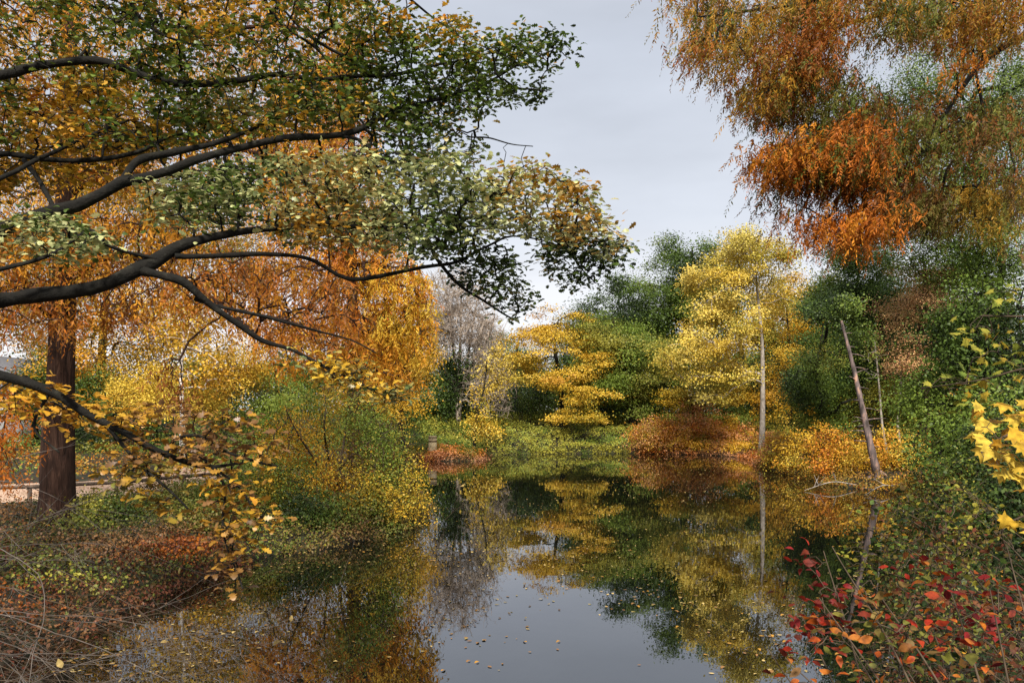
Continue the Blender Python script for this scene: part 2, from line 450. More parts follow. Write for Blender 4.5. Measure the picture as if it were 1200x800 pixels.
# dark woods behind everything
def far_wood():
    xs = []; n = 2600
    D = rng.uniform(84, 104, n); px = rng.uniform(-500, 1700, n)
    hmax = 7.5+2.5*nz(np.column_stack([px/150, D*0, D*0]), 1., 3.)
    x = (px-600)/F*D; z = hmax*rng.random(n)**.7
    cl = np.column_stack([x, D, z+.5])
    o = foliage('distant_woodland', cl, 30, 1.0, .7, .42, pal('dkgreen dkgreen green olive'), 'quad', M['leaf'], None, (0, 0, 0), freq=.12)
    tag(o, kind='stuff')
far_wood()

tree('oak_tree', 'tall full green tree with the highest crown on the far bank', 'tree', (800, 66), [(802, 430), (808, 350), (812, 290)], .42,
     [(802, 325, 48, 52, 66, 4.5), (758, 370, 50, 45, 66, 4.5), (735, 400, 45, 40, 64, 4), (815, 400, 60, 60, 66, 4), (780, 300, 22, 22, 66, 3), (825, 292, 18, 18, 66, 2), (722, 338, 18, 16, 66, 3), (845, 340, 30, 40, 66, 3)],
     640, 64, .24, pal('dkgreen green green midgreen olive'), (.62, .36), seed=1.)
tree('oak_tree', 'mid green tree with layered drooping boughs between the golden tree and the tall green one', 'tree', (742, 60), [(735, 450), (725, 400), (718, 370)], .3,
     [(715, 400, 35, 30, 60, 3.5), (745, 425, 50, 38, 59, 3.5), (705, 440, 35, 32, 59, 3), (760, 470, 35, 18, 59, 3), (690, 385, 22, 18, 60, 2)],
     300, 60, .2, pal('green midgreen midgreen olive yolive'), (.6, .22), seed=2., gap=-.3)
tree('oak_tree', 'golden yellow tree with drooping tiers of foliage at the middle of the far bank', 'tree', (662, 59), [(658, 460), (650, 410), (655, 375)], .26,
     [(655, 385, 45, 28, 59, 3), (625, 405, 34, 28, 58, 3), (690, 420, 28, 24, 58, 3), (650, 445, 40, 14, 57.5, 2.5), (688, 462, 34, 16, 57, 2.5), (680, 488, 32, 10, 56.5, 2), (612, 440, 24, 20, 58, 2)],
     250, 58, .2, pal('dgold gold yellow gold yolive'), (.5, .15), seed=3.)
tree('bright_tree', 'bright yellow tree with pale grey trunk leaning over the far right bank', 'tree', (893, 50.5), [(894, 500), (893, 440), (892, 390), (888, 340), (884, 300)], .21,
     [(878, 305, 42, 34, 50.5, 3), (838, 335, 36, 42, 50.5, 3), (850, 385, 48, 36, 50, 3), (812, 415, 40, 24, 50, 2.5), (868, 290, 30, 20, 50.5, 2.5), (905, 300, 22, 30, 51, 2), (845, 445, 38, 24, 50, 2.5), (800, 440, 22, 12, 50, 2), (910, 350, 20, 26, 52, 2)],
     400, 58, .2, pal('yellow pyellow yellow yolive pyellow'), (.46, .26), bark='bark_grey', rtip=.016, gap=-.06, seed=4., tshift=lambda c: (c[:, 2]-8)*.025)
tree('gold_tree', 'orange gold tree partly hidden behind the pale grey trunk', 'tree', (925, 58), [(925, 450), (925, 400), (920, 350)], .22,
     [(925, 370, 32, 50, 58, 3), (930, 440, 36, 45, 57, 3), (905, 470, 24, 22, 56, 2)], 200, 52, .19, pal('dgold gold gold yellow'), (.5, .3), seed=5.)
tree('gold_tree', 'low yellow green tree under the bright yellow crown', 'tree', (812, 58), [(812, 470), (815, 450)], .16,
     [(808, 470, 34, 20, 57, 2), (850, 460, 30, 16, 57, 2)], 110, 44, .18, pal('olive yolive gold'), (.45, .16), seed=5.5)
tree('dark_tree', 'dark evergreen thicket tree in the shade left of the golden tiers', 'tree', (605, 68), [(605, 440), (605, 400)], .3,
     [(600, 450, 55, 40, 68, 4), (640, 470, 50, 30, 67, 3)], 200, 56, .24, pal('dkgreen dkgreen green'), (.6, .4), seed=6., group=G_FAR)
tree('dark_tree', 'dark evergreen in the shade under the tall green crown', 'tree', (770, 70), [(770, 440), (770, 400)], .3,
     [(740, 465, 60, 32, 70, 3), (800, 465, 60, 32, 70, 4)], 240, 56, .24, pal('dkgreen dkgreen dkgreen green'), (.6, .4), seed=7., group=G_FAR)
tree('dark_tree', 'dark evergreen in the shade behind the pale grey trunk', 'tree', (870, 66), [(870, 440), (870, 400)], .3,
     [(860, 468, 50, 36, 66, 3), (905, 450, 40, 40, 66, 3)], 200, 56, .24, pal('dkgreen dkgreen green'), (.6, .4), seed=8., group=G_FAR)
tree('dark_tree', 'dark green tree behind the stone pillar', 'tree', (500, 64), [(500, 440), (505, 420)], .25,
     [(505, 455, 45, 40, 63, 3), (480, 480, 40, 22, 62, 3), (545, 475, 30, 25, 62, 2)], 200, 56, .22, pal('dkgreen green bluegreen'), (.55, .35), seed=9., group=G_FAR)

for i, (px, D, top, w_, p_, lab) in enumerate([
    (690, 76, 352, 60, 'dkgreen green', 'green tree top showing between the golden tree and the tall green one'),
    (745, 80, 330, 60, 'dkgreen green midgreen', 'dark green tree at the back left of the tall green one'),
    (905, 74, 330, 50, 'olive yolive gold', 'yellow olive tree at the back right of the bright yellow one'),
    (965, 66, 318, 60, 'dkgreen green olive', 'dark olive tree at the back left of the leaning dead trunk'),
    (1055, 62, 310, 60, 'dkgreen green', 'dark green tree at the back above the leaning dead trunk'),
    (1130, 56, 300, 70, 'dkgreen green olive', 'dark tree at the back right of the salmon leaved tree'),
    (590, 84, 395, 60, 'dkgreen green olive', 'dark tree low at the back behind the bare grey tree'),
    (440, 66, 370, 60, 'dgold gold olive', 'dull golden tree at the back behind the glowing orange conifer')]):
    h_ = (500-top)/2
    tree('background_tree', lab, 'tree', (px, D), [(px, 470), (px, (470+top)/2), (px, top+25)], .3,
         [(px, top+h_*.55, w_*.62, h_*.62, D, 4), (px-w_*.3, top+h_*1.1, w_*.62, h_*.6, D, 4), (px+w_*.35, top+h_*1.2, w_*.6, h_*.6, D, 4), (px, top+h_*1.7, w_*.8, h_*.3, D, 4)],
         330, 50, .27, pal(p_), (.6, .36), seed=50.+i, group=G_FAR, gap=-.4)

def shoots():
    st = []; lf = []
    for i in range(70):
        px = rng.uniform(596, 735); D = rng.uniform(61, 63); b = ground_pt(px, D); h_ = rng.uniform(1.2, 2.8)
        t = b+np.array([rng.normal(0, .15), rng.normal(0, .15), h_]); c = bez([b-np.array([0, 0, .1]), (b+t)/2+rng.normal(0, .04, 3), t], 6)
        st.append((c, np.linspace(.02, .008, len(c)), 4)); lf += list(c[2:])
    b0 = ground_pt(665, 62); th = thing('sapling_thicket', 'thicket of thin upright green shoots at the foot of the golden tiered tree', 'thicket', b0)
    foliage('foliage', np.array(lf), 14, .1, .2, .12, pal('green midgreen bluegreen'), 'quad', M['leaf'], th, b0)
    tag(tubes('stems', st, M['twig_brown'], th, b0), kind='stuff')
shoots()
# bare grey tree with ivy at its foot
def bare_tree():
    b = ground_pt(537, 61)
    th = thing('bare_tree', 'leafless grey tree with fine twigs and ivy on its lower trunk', 'tree', b)
    boughs = []
    for tp in [[(536, 480), (533, 430), (528, 380), (522, 330)], [(540, 470), (548, 420), (556, 370), (562, 335)], [(535, 460), (512, 410), (505, 360), (503, 330)], [(541, 450), (570, 400), (580, 370)], [(538, 440), (540, 380), (541, 330)]]:
        pp = bez([b-np.array([0, 0, .2])]+[P(a[0], a[1], 61+rng.normal(0, .8)*(i+1)*.5) for i, a in enumerate(tp)], 26)
        boughs.append((pp, np.linspace(.17, .03, len(pp))))
    cl = lobe_points([(535, 365, 46, 52, 61, 3.2), (560, 400, 36, 40, 60, 3), (515, 390, 24, 48, 61, 3), (575, 450, 30, 45, 59, 2.5)], 900, .5)
    tw = grow(boughs, cl, .016, .36, .2)
    fine = []
    for a in cl:
        for k in range(7):
            d = unit(rng.normal(size=3)+np.array([0, 0, .5]))*rng.uniform(.4, 1.1)
            fine.append((np.array([a, a+d*.5+rng.normal(0, .06, 3), a+d]), np.array([.017, .014, .01]), 3))
    tubes('trunk', [(p, r, 8) for p, r in boughs]+tw+fine, M['bark_bare'], th, b)
    iv = lobe_points([(532, 455, 18, 44, 60.5, 1.2), (545, 430, 14, 20, 60, 1)], 70)
    foliage('ivy', iv, 50, .35, .35, .17, pal('dkgreen green bluegreen'), 'quad', M['leaf'], th, b)
    lf = lobe_points([(520, 420, 30, 40, 61, 2)], 50)
    foliage('sparse_leaves', lf, 10, .6, .4, .16, pal('olive yolive'), 'quad', M['leaf'], th, b)
bare_tree()
tree('yellow_tree', 'small bright yellow tree drooping over the water beside the stone pillar', 'tree', (556, 50.2), [(558, 490), (568, 450), (572, 410)], .1,
     [(585, 418, 22, 18, 51, 1.4), (570, 450, 16, 22, 51, 1.3), (592, 445, 14, 20, 51.5, 1.3), (566, 492, 16, 24, 50, 1.1), (575, 508, 12, 12, 49.6, 1.), (552, 500, 10, 16, 50, 1)],
     170, 40, .13, pal('yolive gold yellow pyellow yellow'), (.32, .22), rtip=.01, seed=10.)

# right hand wood
tree('green_tree', 'broad dark green tree rising behind the leaning dead trunk', 'tree', (1000, 42), [(1000, 450), (1000, 380), (1005, 320)], .3,
     [(1005, 320, 34, 36, 42, 3), (985, 355, 44, 28, 42, 3), (1035, 365, 40, 34, 42, 3), (975, 410, 40, 28, 41, 3), (1020, 430, 48, 34, 41, 3), (960, 450, 34, 26, 40, 2.5), (995, 300, 18, 22, 42, 2)],
     480, 60, .155, pal('dkgreen green green bluegreen midgreen'), (.42, .3), seed=11., gap=-.45)
tree('green_tree', 'olive green tree low on the right bank beside the leaning dead trunk', 'tree', (965, 37), [(962, 480), (958, 430), (965, 380)], .14,
     [(945, 455, 28, 30, 38, 2), (975, 490, 40, 20, 37, 2), (1040, 480, 34, 30, 37, 2), (975, 365, 26, 18, 33, 1.2), (1000, 395, 20, 12, 33.5, 1), (965, 415, 24, 20, 35, 1.5)], 330, 46, .14, pal('dkgreen green midgreen olive yolive'), (.36, .26), seed=12.)
tree('pine_tree', 'sparse salmon and tan leaved tree with a dark ivy trunk on the right', 'tree', (1082, 36), [(1082, 470), (1080, 400), (1084, 340), (1082, 300)], .3,
     [(1078, 320, 34, 26, 36, 2), (1068, 360, 36, 18, 35.5, 2), (1100, 345, 26, 22, 36, 2), (1056, 400, 26, 18, 35, 1.5), (1062, 430, 22, 14, 35, 1.5)],
     170, 42, .12, pal('salmon tan salmon tan olive'), (.34, .18), bark='bark_brown', seed=13.)
tree('green_tree', 'dense deep green tree filling the right edge above the yellow maple leaves', 'tree', (1150, 22), [(1150, 450), (1145, 390), (1150, 350)], .22,
     [(1150, 360, 50, 34, 22, 2.4), (1120, 400, 42, 42, 22, 2.2), (1180, 420, 44, 60, 21.5, 2.2), (1125, 460, 48, 44, 21, 2), (1170, 500, 50, 50, 20.5, 2), (1090, 470, 30, 40, 22, 1.6), (1115, 520, 40, 36, 20, 1.6)],
     620, 60, .09, pal('dkgreen dkgreen green green midgreen'), (.3, .2), seed=14.)
tree('green_tree', 'pale green tall tree seen behind the rust coloured drooping sprays', 'tree', (1150, 33), [(1160, 400), (1175, 300), (1150, 210), (1135, 120)], .2,
     [(1140, 110, 70, 55, 33, 3), (1090, 190, 55, 60, 33, 3), (1180, 200, 60, 70, 33, 3), (1120, 270, 66, 42, 33, 3), (1080, 95, 40, 35, 33, 2.5), (1190, 300, 50, 40, 33, 3), (1230, 120, 60, 70, 33, 3), (1130, 310, 60, 26, 33, 3), (1070, 260, 34, 36, 33, 2)],
     680, 46, .14, pal('green midgreen bluegreen ltgreen sage'), (.46, .3), seed=15., gap=-.35)
tree('dark_tree', 'dark tree filling the shade behind the leaning dead trunk', 'tree', (1040, 48), [(1040, 440), (1040, 380)], .3,
     [(1030, 440, 70, 60, 48, 3), (1110, 420, 70, 80, 46, 3), (970, 470, 50, 40, 50, 3), (1190, 430, 60, 90, 44, 3)], 420, 56, .2, pal('dkgreen dkgreen green'), (.55, .4), seed=16., group=G_FAR)

# thin pale saplings in the wood on the right
for i, (pp, lab) in enumerate([([(1042, 545), (1034, 500), (1030, 450), (1025, 400)], 'thin pale sapling just right of the leaning dead trunk'),
                               ([(1060, 540), (1052, 500), (1056, 450), (1054, 420)], 'thin crooked pale sapling between the leaning trunk and the salmon leaved tree')]):
    D = 35.5; b = ground_pt(pp[0][0], D)
    th = thing('sapling', lab, 'sapling', b, 'pale saplings on the right bank')
    c = bez([b-np.array([0, 0, .1])]+[P(x, y, D) for x, y in pp[1:]], 14)
    cl = lobe_points([(pp[-1][0], pp[-1][1]+20, 16, 30, D, .8)], 22)
    tubes('trunk', [(c, np.linspace(.07, .025, len(c)), 7)]+grow([(c[5:], np.linspace(.05, .025, len(c)-5))], cl, .008), M['bark_grey'], th, b)
    foliage('crown', cl, 18, .3, .2, .11, pal('green midgreen olive'), 'quad', M['leaf'], th, b)

# leaning dead trunk
def snag():
    D = 31; b = ground_pt(1030, D)
    th = thing('dead_tree', 'leaning dead trunk with broken top and flaking orange bark at the right shore', 'dead tree', b)
    c = bez([b-np.array([0, 0, .2]), P(1022, 530, D), P(1012, 485, D+.3), P(1000, 430, D+.8), P(986, 376, D+1.2)], 30)
    rad = np.linspace(.17, .05, len(c)); rad[0] = .27; rad[1] = .22
    wood = [(c, rad*(1+.08*np.sin(np.arange(len(c))*1.9)), 12)]
    st = []
    for i in range(22):
        k = rng.integers(6, len(c)-1); d = np.array([rng.choice([-1, 1])*rng.uniform(.3, 1), rng.normal(0, .4), rng.uniform(-.1, .3)])
        L = rng.uniform(.2, .9); st.append((np.array([c[k], c[k]+d*L*.5, c[k]+d*L+np.array([0, 0, -.05])]), np.array([.03, .02, .008]), 5))
    rt = []
    for a in np.linspace(0, 6.28, 9)[:-1]:
        e = b+np.array([math.cos(a)*rng.uniform(.4, .8), math.sin(a)*.5, -.25])
        rt.append((bez([b+np.array([0, 0, .25]), (b+e)/2+np.array([0, 0, .12]), e], 8), np.linspace(.07, .02, 9)[:len(bez([b, b+1, e], 8))], 6))
    tubes('trunk', wood+st+rt, M['bark_snag'], th, b)
snag()
# driftwood branches lying in the water by it
for i, (x0, y0, x1, y1, lab) in enumerate([(13.2, 30.6, 10.8, 29.4, 'pale fallen branch in the water nearest the leaning dead trunk'), (14.3, 29.6, 12.2, 27.6, 'longer pale fallen branch reaching from the roots over the water')]):
    p0 = np.array([x0, y0, .12]); p1 = np.array([x1, y1, .03]); th = thing('fallen_branch', lab, 'branch', p0, 'fallen branches at the shore')
    c = bez([p0, (p0+p1)/2+np.array([.1, .1, .2]), p1], 12)
    fr = [(c, np.linspace(.03, .01, len(c)), 6)]
    for k in range(7):
        j = rng.integers(2, len(c)-1); d = np.array([rng.normal(0, .4), rng.normal(0, .4), rng.uniform(.05, .5)])
        fr.append((np.array([c[j], c[j]+d*.6, c[j]+d]), np.array([.012, .009, .005]), 4))
    tubes('branch', fr, M['bark_grey'], th, p0)

# ------------------------------------------------------------------ bank shrubs
G = 'rust and orange shrubs on the far bank'
shrub('shrub', 'large orange red shrub at the far bank, left of three', 'shrub', 768, 55.5, 4.2, 2.2, 170, 38, .12, pal('rorange orange salmon gold yolive'), (.25, .18), group=G, seed=1)
shrub('shrub', 'large rust red shrub at the far bank, middle of three', 'shrub', 812, 56.5, 4.6, 2.4, 180, 38, .12, pal('rorange salmon orange salmon'), (.25, .18), group=G, seed=2)
shrub('shrub', 'low orange and pink shrub at the far bank beside the pale grey trunk', 'shrub', 852, 55, 3.8, 1.7, 140, 38, .12, pal('rorange salmon orange gold'), (.25, .16), group=G, seed=3)
shrub('shrub', 'small yellow patch shrub low among the orange shrubs', 'shrub', 800, 54.5, 2.2, .9, 60, 34, .11, pal('gold yellow orange'), (.2, .14), group=G, seed=4)
shrub('shrub', 'small bright green shrub behind the orange ones on the far bank', 'shrub', 862, 58, 2.4, 1.9, 60, 40, .12, pal('midgreen ltgreen yolive'), (.25, .16), seed=5)
G = 'yellow and orange shrubs on the right shore'
for px, D, w_, h_, p_, lab in [(912, 41.5, 2.6, 1.3, 'rust rorange salmon dgold', 'pinkish orange shrub on the right shore next to the pale grey trunk'),
                          (945, 37, 4.0, 2.1, 'orange gold gold yellow yolive', 'big golden shrub left of the leaning dead trunk, over the water'),
                          (985, 33.5, 3.2, 1.9, 'rorange orange gold yellow', 'orange gold shrub just left of the foot of the leaning dead trunk'),
                          (1050, 32.5, 2.8, 1.6, 'orange gold yellow yolive', 'yellow shrub just right of the foot of the leaning dead trunk'),
                          (1000, 38.5, 3.6, 2.3, 'olive gold gold yellow', 'yellow green shrub behind the leaning dead trunk')]:
    shrub('shrub', lab, 'shrub', px, D, w_, h_, 190, 34, .085, pal(p_), (.2, .13), group=G, seed=px)
shrub('fern', 'rusty orange bracken patch at the right beside the yellow shrub', 'fern', 1095, 23, 1.8, 1.0, 80, 30, .07, pal('brown rorange orange'), (.16, .08), seed=3, x=13.3)

# dark green undergrowth to the right, each bush by itself
G = 'green bushes on the near right bank'
for i, (x, y, w_, h_, p_, lab) in enumerate([
    (14.9, 25.5, 3.4, 2.8, 'dkgreen green olive dgold', 'dark green bush on the right bank behind the bracken patch'),
    (13.2, 21.5, 3.6, 2.9, 'dkgreen green midgreen olive', 'green bush on the right bank left of the yellow maple leaves'),
    (11.0, 17.2, 3.2, 2.5, 'dkgreen dkgreen green yolive', 'green bush with pale leaf tips below the yellow maple leaves'),
    (8.8, 13.2, 2.6, 2.0, 'dkgreen dkgreen green olive', 'dark bush over the water above the red leaved shrub'),
    (10.2, 12.6, 3.0, 3.4, 'dkgreen dkgreen green', 'deep green bush at the right edge under the yellow maple leaves'),
    (7.2, 9.4, 2.2, 1.5, 'dkgreen dkgreen rbrown', 'very dark bush at the bottom right behind the red leaved shrub')]):
    shrub('bush', lab, 'bush', 0, y, w_, h_, 240, 34, .075, pal(p_), (.2, .13), group=G, seed=i+20, x=x, stems=8)

# ------------------------------------------------------------------ ground covers
cover('ground_cover', [(-2, 53), (8.5, 55.2), (17, 52), (24, 60), (20, 66), (-8, 66), (-6, 54)], 4600, .5, .11, pal('midgreen yolive yolive ltgreen yolive'), 14, .2, seed=1, wet=True)
cover('ground_cover', [(8.3, 55.1), (15, 50.5), (17.5, 51), (17.5, 57), (9, 58)], 1000, .7, .11, pal('rorange salmon orange gold'), 12, .18, seed=2, wet=True)
cover('ground_cover', [(-9.5, 45.6), (-6.5, 46.6), (-2.2, 46.8), (-1.7, 49), (-9, 49)], 900, .4, .1, pal('rust salmon rorange olive'), 12, .16, seed=3, wet=True)
cover('ground_cover', [(-14, 47.5), (-2, 49), (-2, 60), (-14, 60)], 1800, .45, .12, pal('green green olive'), 8, .22, seed=4)
cover('ground_cover', [(12.5, 28), (13, 42), (16, 50), (30, 50), (30, 8), (9, 8), (5, 6), (4.2, 8), (9, 18), (14, 28)], 3800, .4, .09, pal('dkgreen green olive brown dgold'), 8, .2, seed=5, wet=True)
cover('undergrowth', [(-6.0, 11), (-5.4, 16), (-3.8, 17.2), (-2.7, 20), (-2.5, 23), (-5, 27), (-9, 27), (-8.6, 23), (-10.8, 17.4), (-14, 16), (-14, 11)], 4200, .2, .06, pal('brown dkgreen olive green yolive'), 9, .15, seed=6, wet=True)
cover('undergrowth', [(-6.2, 8), (-5.9, 11.5), (-5.6, 14.2), (-5.4, 16.1), (-7, 16), (-9.5, 13), (-12, 8)], 1500, .22, .05, pal('rbrown dkgreen brown dkgreen rbrown rust'), 9, .13, seed=7, wet=True)
cover('undergrowth', [(-11, 24.5), (-5, 28), (-9, 34), (-11, 46), (-30, 60), (-40, 40), (-13, 36)], 3200, .5, .12, pal('green midgreen olive yolive'), 8, .25, seed=8)
cover('undergrowth', [(-12.5, 23.8), (-12.2, 26), (-12.8, 30), (-14, 37), (-50, 40), (-50, 18), (-30, 17.9)], 3000, .2, .1, pal('green olive dgold rorange midgreen'), 7, .22, seed=9)
def fringe(name, seg, n, h, ls, pl_, nl=12, seed=0., lo=-.4, hi=.7):
    seg = np.array(seg, float); i = rng.integers(0, len(seg)-1, n*3); t = rng.random((n*3, 1))
    L = np.linalg.norm(seg[1:]-seg[:-1], axis=1); i = rng.choice(len(seg)-1, n*3, p=L/L.sum())
    p = seg[i]+(seg[i+1]-seg[i])*t+rng.normal(0, .45, (n*3, 2))
    s_ = sdist(p[:, 0], p[:, 1]); p = p[(s_ > lo) & (s_ < hi)][:n]
    z = np.maximum(Hf(p[:, 0], p[:, 1]), 0)
    hh = h*np.clip(.5+1.2*nz(np.column_stack([p, z*0]), .8, seed), .12, 1.2)*rng.random(len(p))
    cl = np.column_stack([p, z+.06+hh])
    return tag(foliage(name, cl, nl, .13, .08, ls, pl_, 'quad', M['leaf'], None, (0, 0, 0), freq=.7, seed=seed, up=1., droop=.3), kind='stuff')
fringe('bank_plants', [(-6.1, 9), (-5.9, 11.5), (-5.6, 14), (-5.4, 16.3)], 420, .22, .055, pal('dkgreen rbrown brown rbrown'), seed=1.)
fringe('bank_plants', [(-5.4, 16.3), (-3.9, 17.4), (-2.9, 20), (-2.6, 23), (-4.2, 27)], 900, .5, .055, pal('dkgreen brown olive green'), seed=2.)
fringe('bank_plants', [(-2, 52.8), (2, 54), (8.2, 55)], 200, .25, .1, pal('green olive yolive yolive'), nl=20, seed=3.)
fringe('bank_plants', [(8.2, 55), (13, 53), (14.6, 50.5), (14.6, 47), (13.3, 42)], 420, .5, .1, pal('rust rorange salmon brown'), nl=16, seed=4.)
fringe('bank_plants', [(13.3, 42), (12.8, 36), (13, 31), (14.2, 29.3), (13.4, 26.5), (11.5, 23)], 900, .6, .075, pal('brown dgold olive rust gold'), nl=14, seed=5.)
fringe('bank_plants', [(11.5, 23), (8.9, 17.5), (7.0, 13.5), (5.4, 10.5), (4.4, 8), (4.0, 4)], 1300, .8, .06, pal('dkgreen dkgreen rbrown dkgreen olive'), seed=6.)
fringe('bank_plants', [(-9, 45.5), (-6.5, 46.6), (-2.2, 46.8), (-1.6, 49)], 260, .3, .09, pal('rust rbrown salmon brown'), nl=16, seed=7.)
# fallen leaves on the ground and path
def litter(name, poly, n, ls, pl, z0=.03):
    p = samp(poly, n); p = p[sdist(p[:, 0], p[:, 1]) > .02]
    pos = np.column_stack([p, Hf(p[:, 0], p[:, 1])+z0+rng.uniform(0, .03, len(p))])
    nr = rng.normal(size=(len(p), 3))*.35+np.array([0, 0, 1.]); dr = rng.normal(size=(len(p), 3))*np.array([1, 1, .15])
    c = mixpal(pl, rng.random(len(p)))
    return tag(leaves(name, pos, dr, nr, ls*rng.uniform(.6, 1.3, len(p)), 'quad', c, M['litter']), kind='stuff')
litter('leaf_litter', [(-14, 8), (-5.5, 8), (-5, 17), (-3, 20), (-3, 26), (-8, 30), (-16, 40), (-40, 40), (-40, 16), (-14, 16)], 13000, .085, pal('rbrown brown rust dgold tan'), .045)
litter('leaf_litter', [(4, 4), (5, 9), (9, 17), (14, 28), (13, 42), (28, 50), (30, 10), (10, 4)], 12000, .085, pal('rbrown brown rust dgold'))

# ------------------------------------------------------------------ stone pillar on the peninsula
def lathe(name, prof, n, mat, parent, loc):
    V = []; 
    for r, z in prof:
        for i in range(n):
            a = 2*math.pi*i/n; V.append((r*math.cos(a), r*math.sin(a), z))
    L = []; S = []
    for k in range(len(prof)-1):
        for i in range(n):
            L += [k*n+i, k*n+(i+1) % n, (k+1)*n+(i+1) % n, (k+1)*n+i]; S.append(4)
    L += [i for i in range(n)][::-1]; S.append(n); L += [(len(prof)-1)*n+i for i in range(n)]; S.append(n)
    o = np_mesh(name, V, L, S, mat, parent, None, smooth=False); return o
pb = ground_pt(507, 47.6)
pt = thing('stone_pillar', 'round pale sandstone pillar with dark bands near its top', 'pillar', pb)
pt.scale = (1, 1, .82)
lathe('base', [(.3, -.2), (.3, .05), (.26, .08)], 24, M['stone'], pt, None)
lathe('shaft', [(.255, .081), (.262, .3), (.25, .6), (.245, .905)], 24, M['stone'], pt, None)
lathe('band', [(.235, .906), (.235, .945)], 24, M['stone_band'], pt, None)
lathe('drum', [(.255, .946), (.255, 1.14)], 24, M['stone'], pt, None)
lathe('band', [(.235, 1.141), (.235, 1.17)], 24, M['stone_band'], pt, None)
lathe('drum', [(.25, 1.171), (.25, 1.27)], 24, M['stone'], pt, None)
lathe('cap', [(.265, 1.271), (.27, 1.31), (.25, 1.345), (.15, 1.36)], 24, M['stone'], pt, None)

# ------------------------------------------------------------------ rail along the path
fr = thing('rail_fence', 'low rustic wooden rail on short posts along the leafy path', 'fence', (-11, 18.2, H1(-11, 18.2)))
fo = np.array([-11, 18.2, H1(-11, 18.2)])
fc = bez([(-22, 15.6), (-15, 16.6), (-11, 18.0), (-8.9, 20.6), (-7.9, 23.5)], 40)
seg = np.concatenate([[0], np.cumsum(np.linalg.norm(np.diff(fc, axis=0), axis=1))])
L = seg[-1]; s = 0
pp = []
while s < L:
    x = np.interp(s, seg, fc[:, 0]); y = np.interp(s, seg, fc[:, 1]); pp.append(np.array([x, y, H1(x, y)])); s += 1.9
for p in pp:
    lean = rng.normal(0, .015, 2)
    tubes('post', [(np.array([p-[0, 0, .1], p+[lean[0], lean[1], .2], p+[lean[0], lean[1], .375]]), np.array([.055, .05, .045]), 8)], M['wood_rail'], fr, fo)
for a, b_ in zip(pp[:-1], pp[1:]):
    a2 = a+np.array([0, 0, .41]); b2 = b_+np.array([0, 0, .41]); mid = (a2+b2)/2+np.array([0, 0, rng.normal(0, .02)]); e = (b2-a2)*.02
    tubes('rail', [(bez([a2-e, mid, b2-e*1.5], 8), np.linspace(.048, .04, 9)[:len(bez([a2, mid, b2], 8))], 8)], M['wood_rail'], fr, fo)

# ------------------------------------------------------------------ pale building far left
def box(name, x0, x1, y0, y1, z0, z1, mat, parent, o):
    V = [(x, y, z) for z in (z0, z1) for y in (y0, y1) for x in (x0, x1)]
    L = [0, 2, 3, 1, 4, 5, 7, 6, 0, 1, 5, 4, 2, 6, 7, 3, 0, 4, 6, 2, 1, 3, 7, 5]
    return np_mesh(name, V, L, [4]*6, mat, parent, o)
ho = np.array([-33.5, 50, H1(-33.5, 50)]); z = ho[2]
hs = thing('white_building', 'white walled building glimpsed at the left edge beyond the path', 'building', ho)
V = [(-40, 50, z), (-31.0, 50, z), (-31.0, 50, z+2.6), (-35.5, 50, z+5.6), (-40, 50, z+2.6), (-40, 60, z), (-31.0, 60, z), (-31.0, 60, z+2.6), (-35.5, 60, z+5.6), (-40, 60, z+2.6)]
np_mesh('wall', V, [0, 1, 2, 3, 4, 5, 9, 8, 7, 6, 0, 5, 6, 1, 1, 6, 7, 2, 2, 7, 8, 3, 3, 8, 9, 4, 4, 9, 5, 0], [5, 5, 4, 4, 4, 4, 4], M['wall_white'], hs, ho)
for sgn in (-1, 1):
    xa, xb = -35.5, -35.5+sgn*5.0; za, zb = z+5.63, z+2.3
    V = [(xa, 49.6, za), (xb, 49.6, zb), (xb, 60.4, zb), (xa, 60.4, za), (xa, 49.6, za+.14), (xb, 49.6, zb+.14), (xb, 60.4, zb+.14), (xa, 60.4, za+.14)]
    np_mesh('roof', V, [0, 3, 2, 1, 4, 5, 6, 7, 0, 1, 5, 4, 2, 3, 7, 6, 0, 4, 7, 3, 1, 2, 6, 5], [4]*6, M['roof_grey'], hs, ho)
for wx in (-38.2, -34.6):
    wf = box('window', wx, wx+1.1, 49.93, 49.997, z+1., z+2.3, M['wall_white'], hs, ho)
    pn = box('pane', wx+.1, wx+1.0, 49.9, 49.928, z+1.1, z+2.2, M['pane'], wf, ho)
box('plinth', -40.4, -30.6, 49.4, 49.9, z-.2, z+.25, M['wall_white'], hs, ho)

# ------------------------------------------------------------------ left bank, middle distance
tree('birch_tree', 'white barked birch with small yellow crown beyond the path', 'tree', (214, 30), [(214, 520), (215, 480), (212, 430), (214, 390), (216, 330)], .13,
     [(215, 360, 50, 50, 30, 2.5), (240, 430, 30, 30, 30, 2)], 120, 40, .12, pal('dgold gold yellow'), (.4, .3), bark='bark_birch', rtip=.009, seed=20.)
tree('maple_tree', 'bright yellow tree around the white birch trunk', 'tree', (262, 34), [(262, 480), (258, 430), (255, 400)], .18,
     [(262, 440, 40, 32, 33, 2.6), (190, 455, 50, 28, 34, 2.6), (290, 420, 30, 28, 34, 2), (165, 470, 34, 22, 33, 2), (245, 475, 40, 20, 32, 2)],
     300, 52, .13, pal('dgold gold yellow yellow yolive'), (.38, .2), seed=21., extra=None)
tree('maple_tree', 'tall golden tree in the background behind the big reddish trunk', 'tree', (120, 46), [(120, 400), (125, 300), (130, 200)], .3,
     [(120, 250, 90, 90, 46, 4), (40, 350, 80, 70, 46, 4), (180, 380, 70, 50, 45, 4), (110, 430, 60, 34, 44, 3), (250, 300, 70, 70, 46, 4)], 720, 44, .19, pal('olive dgold gold orange'), (.6, .4), seed=22., gap=-.5)
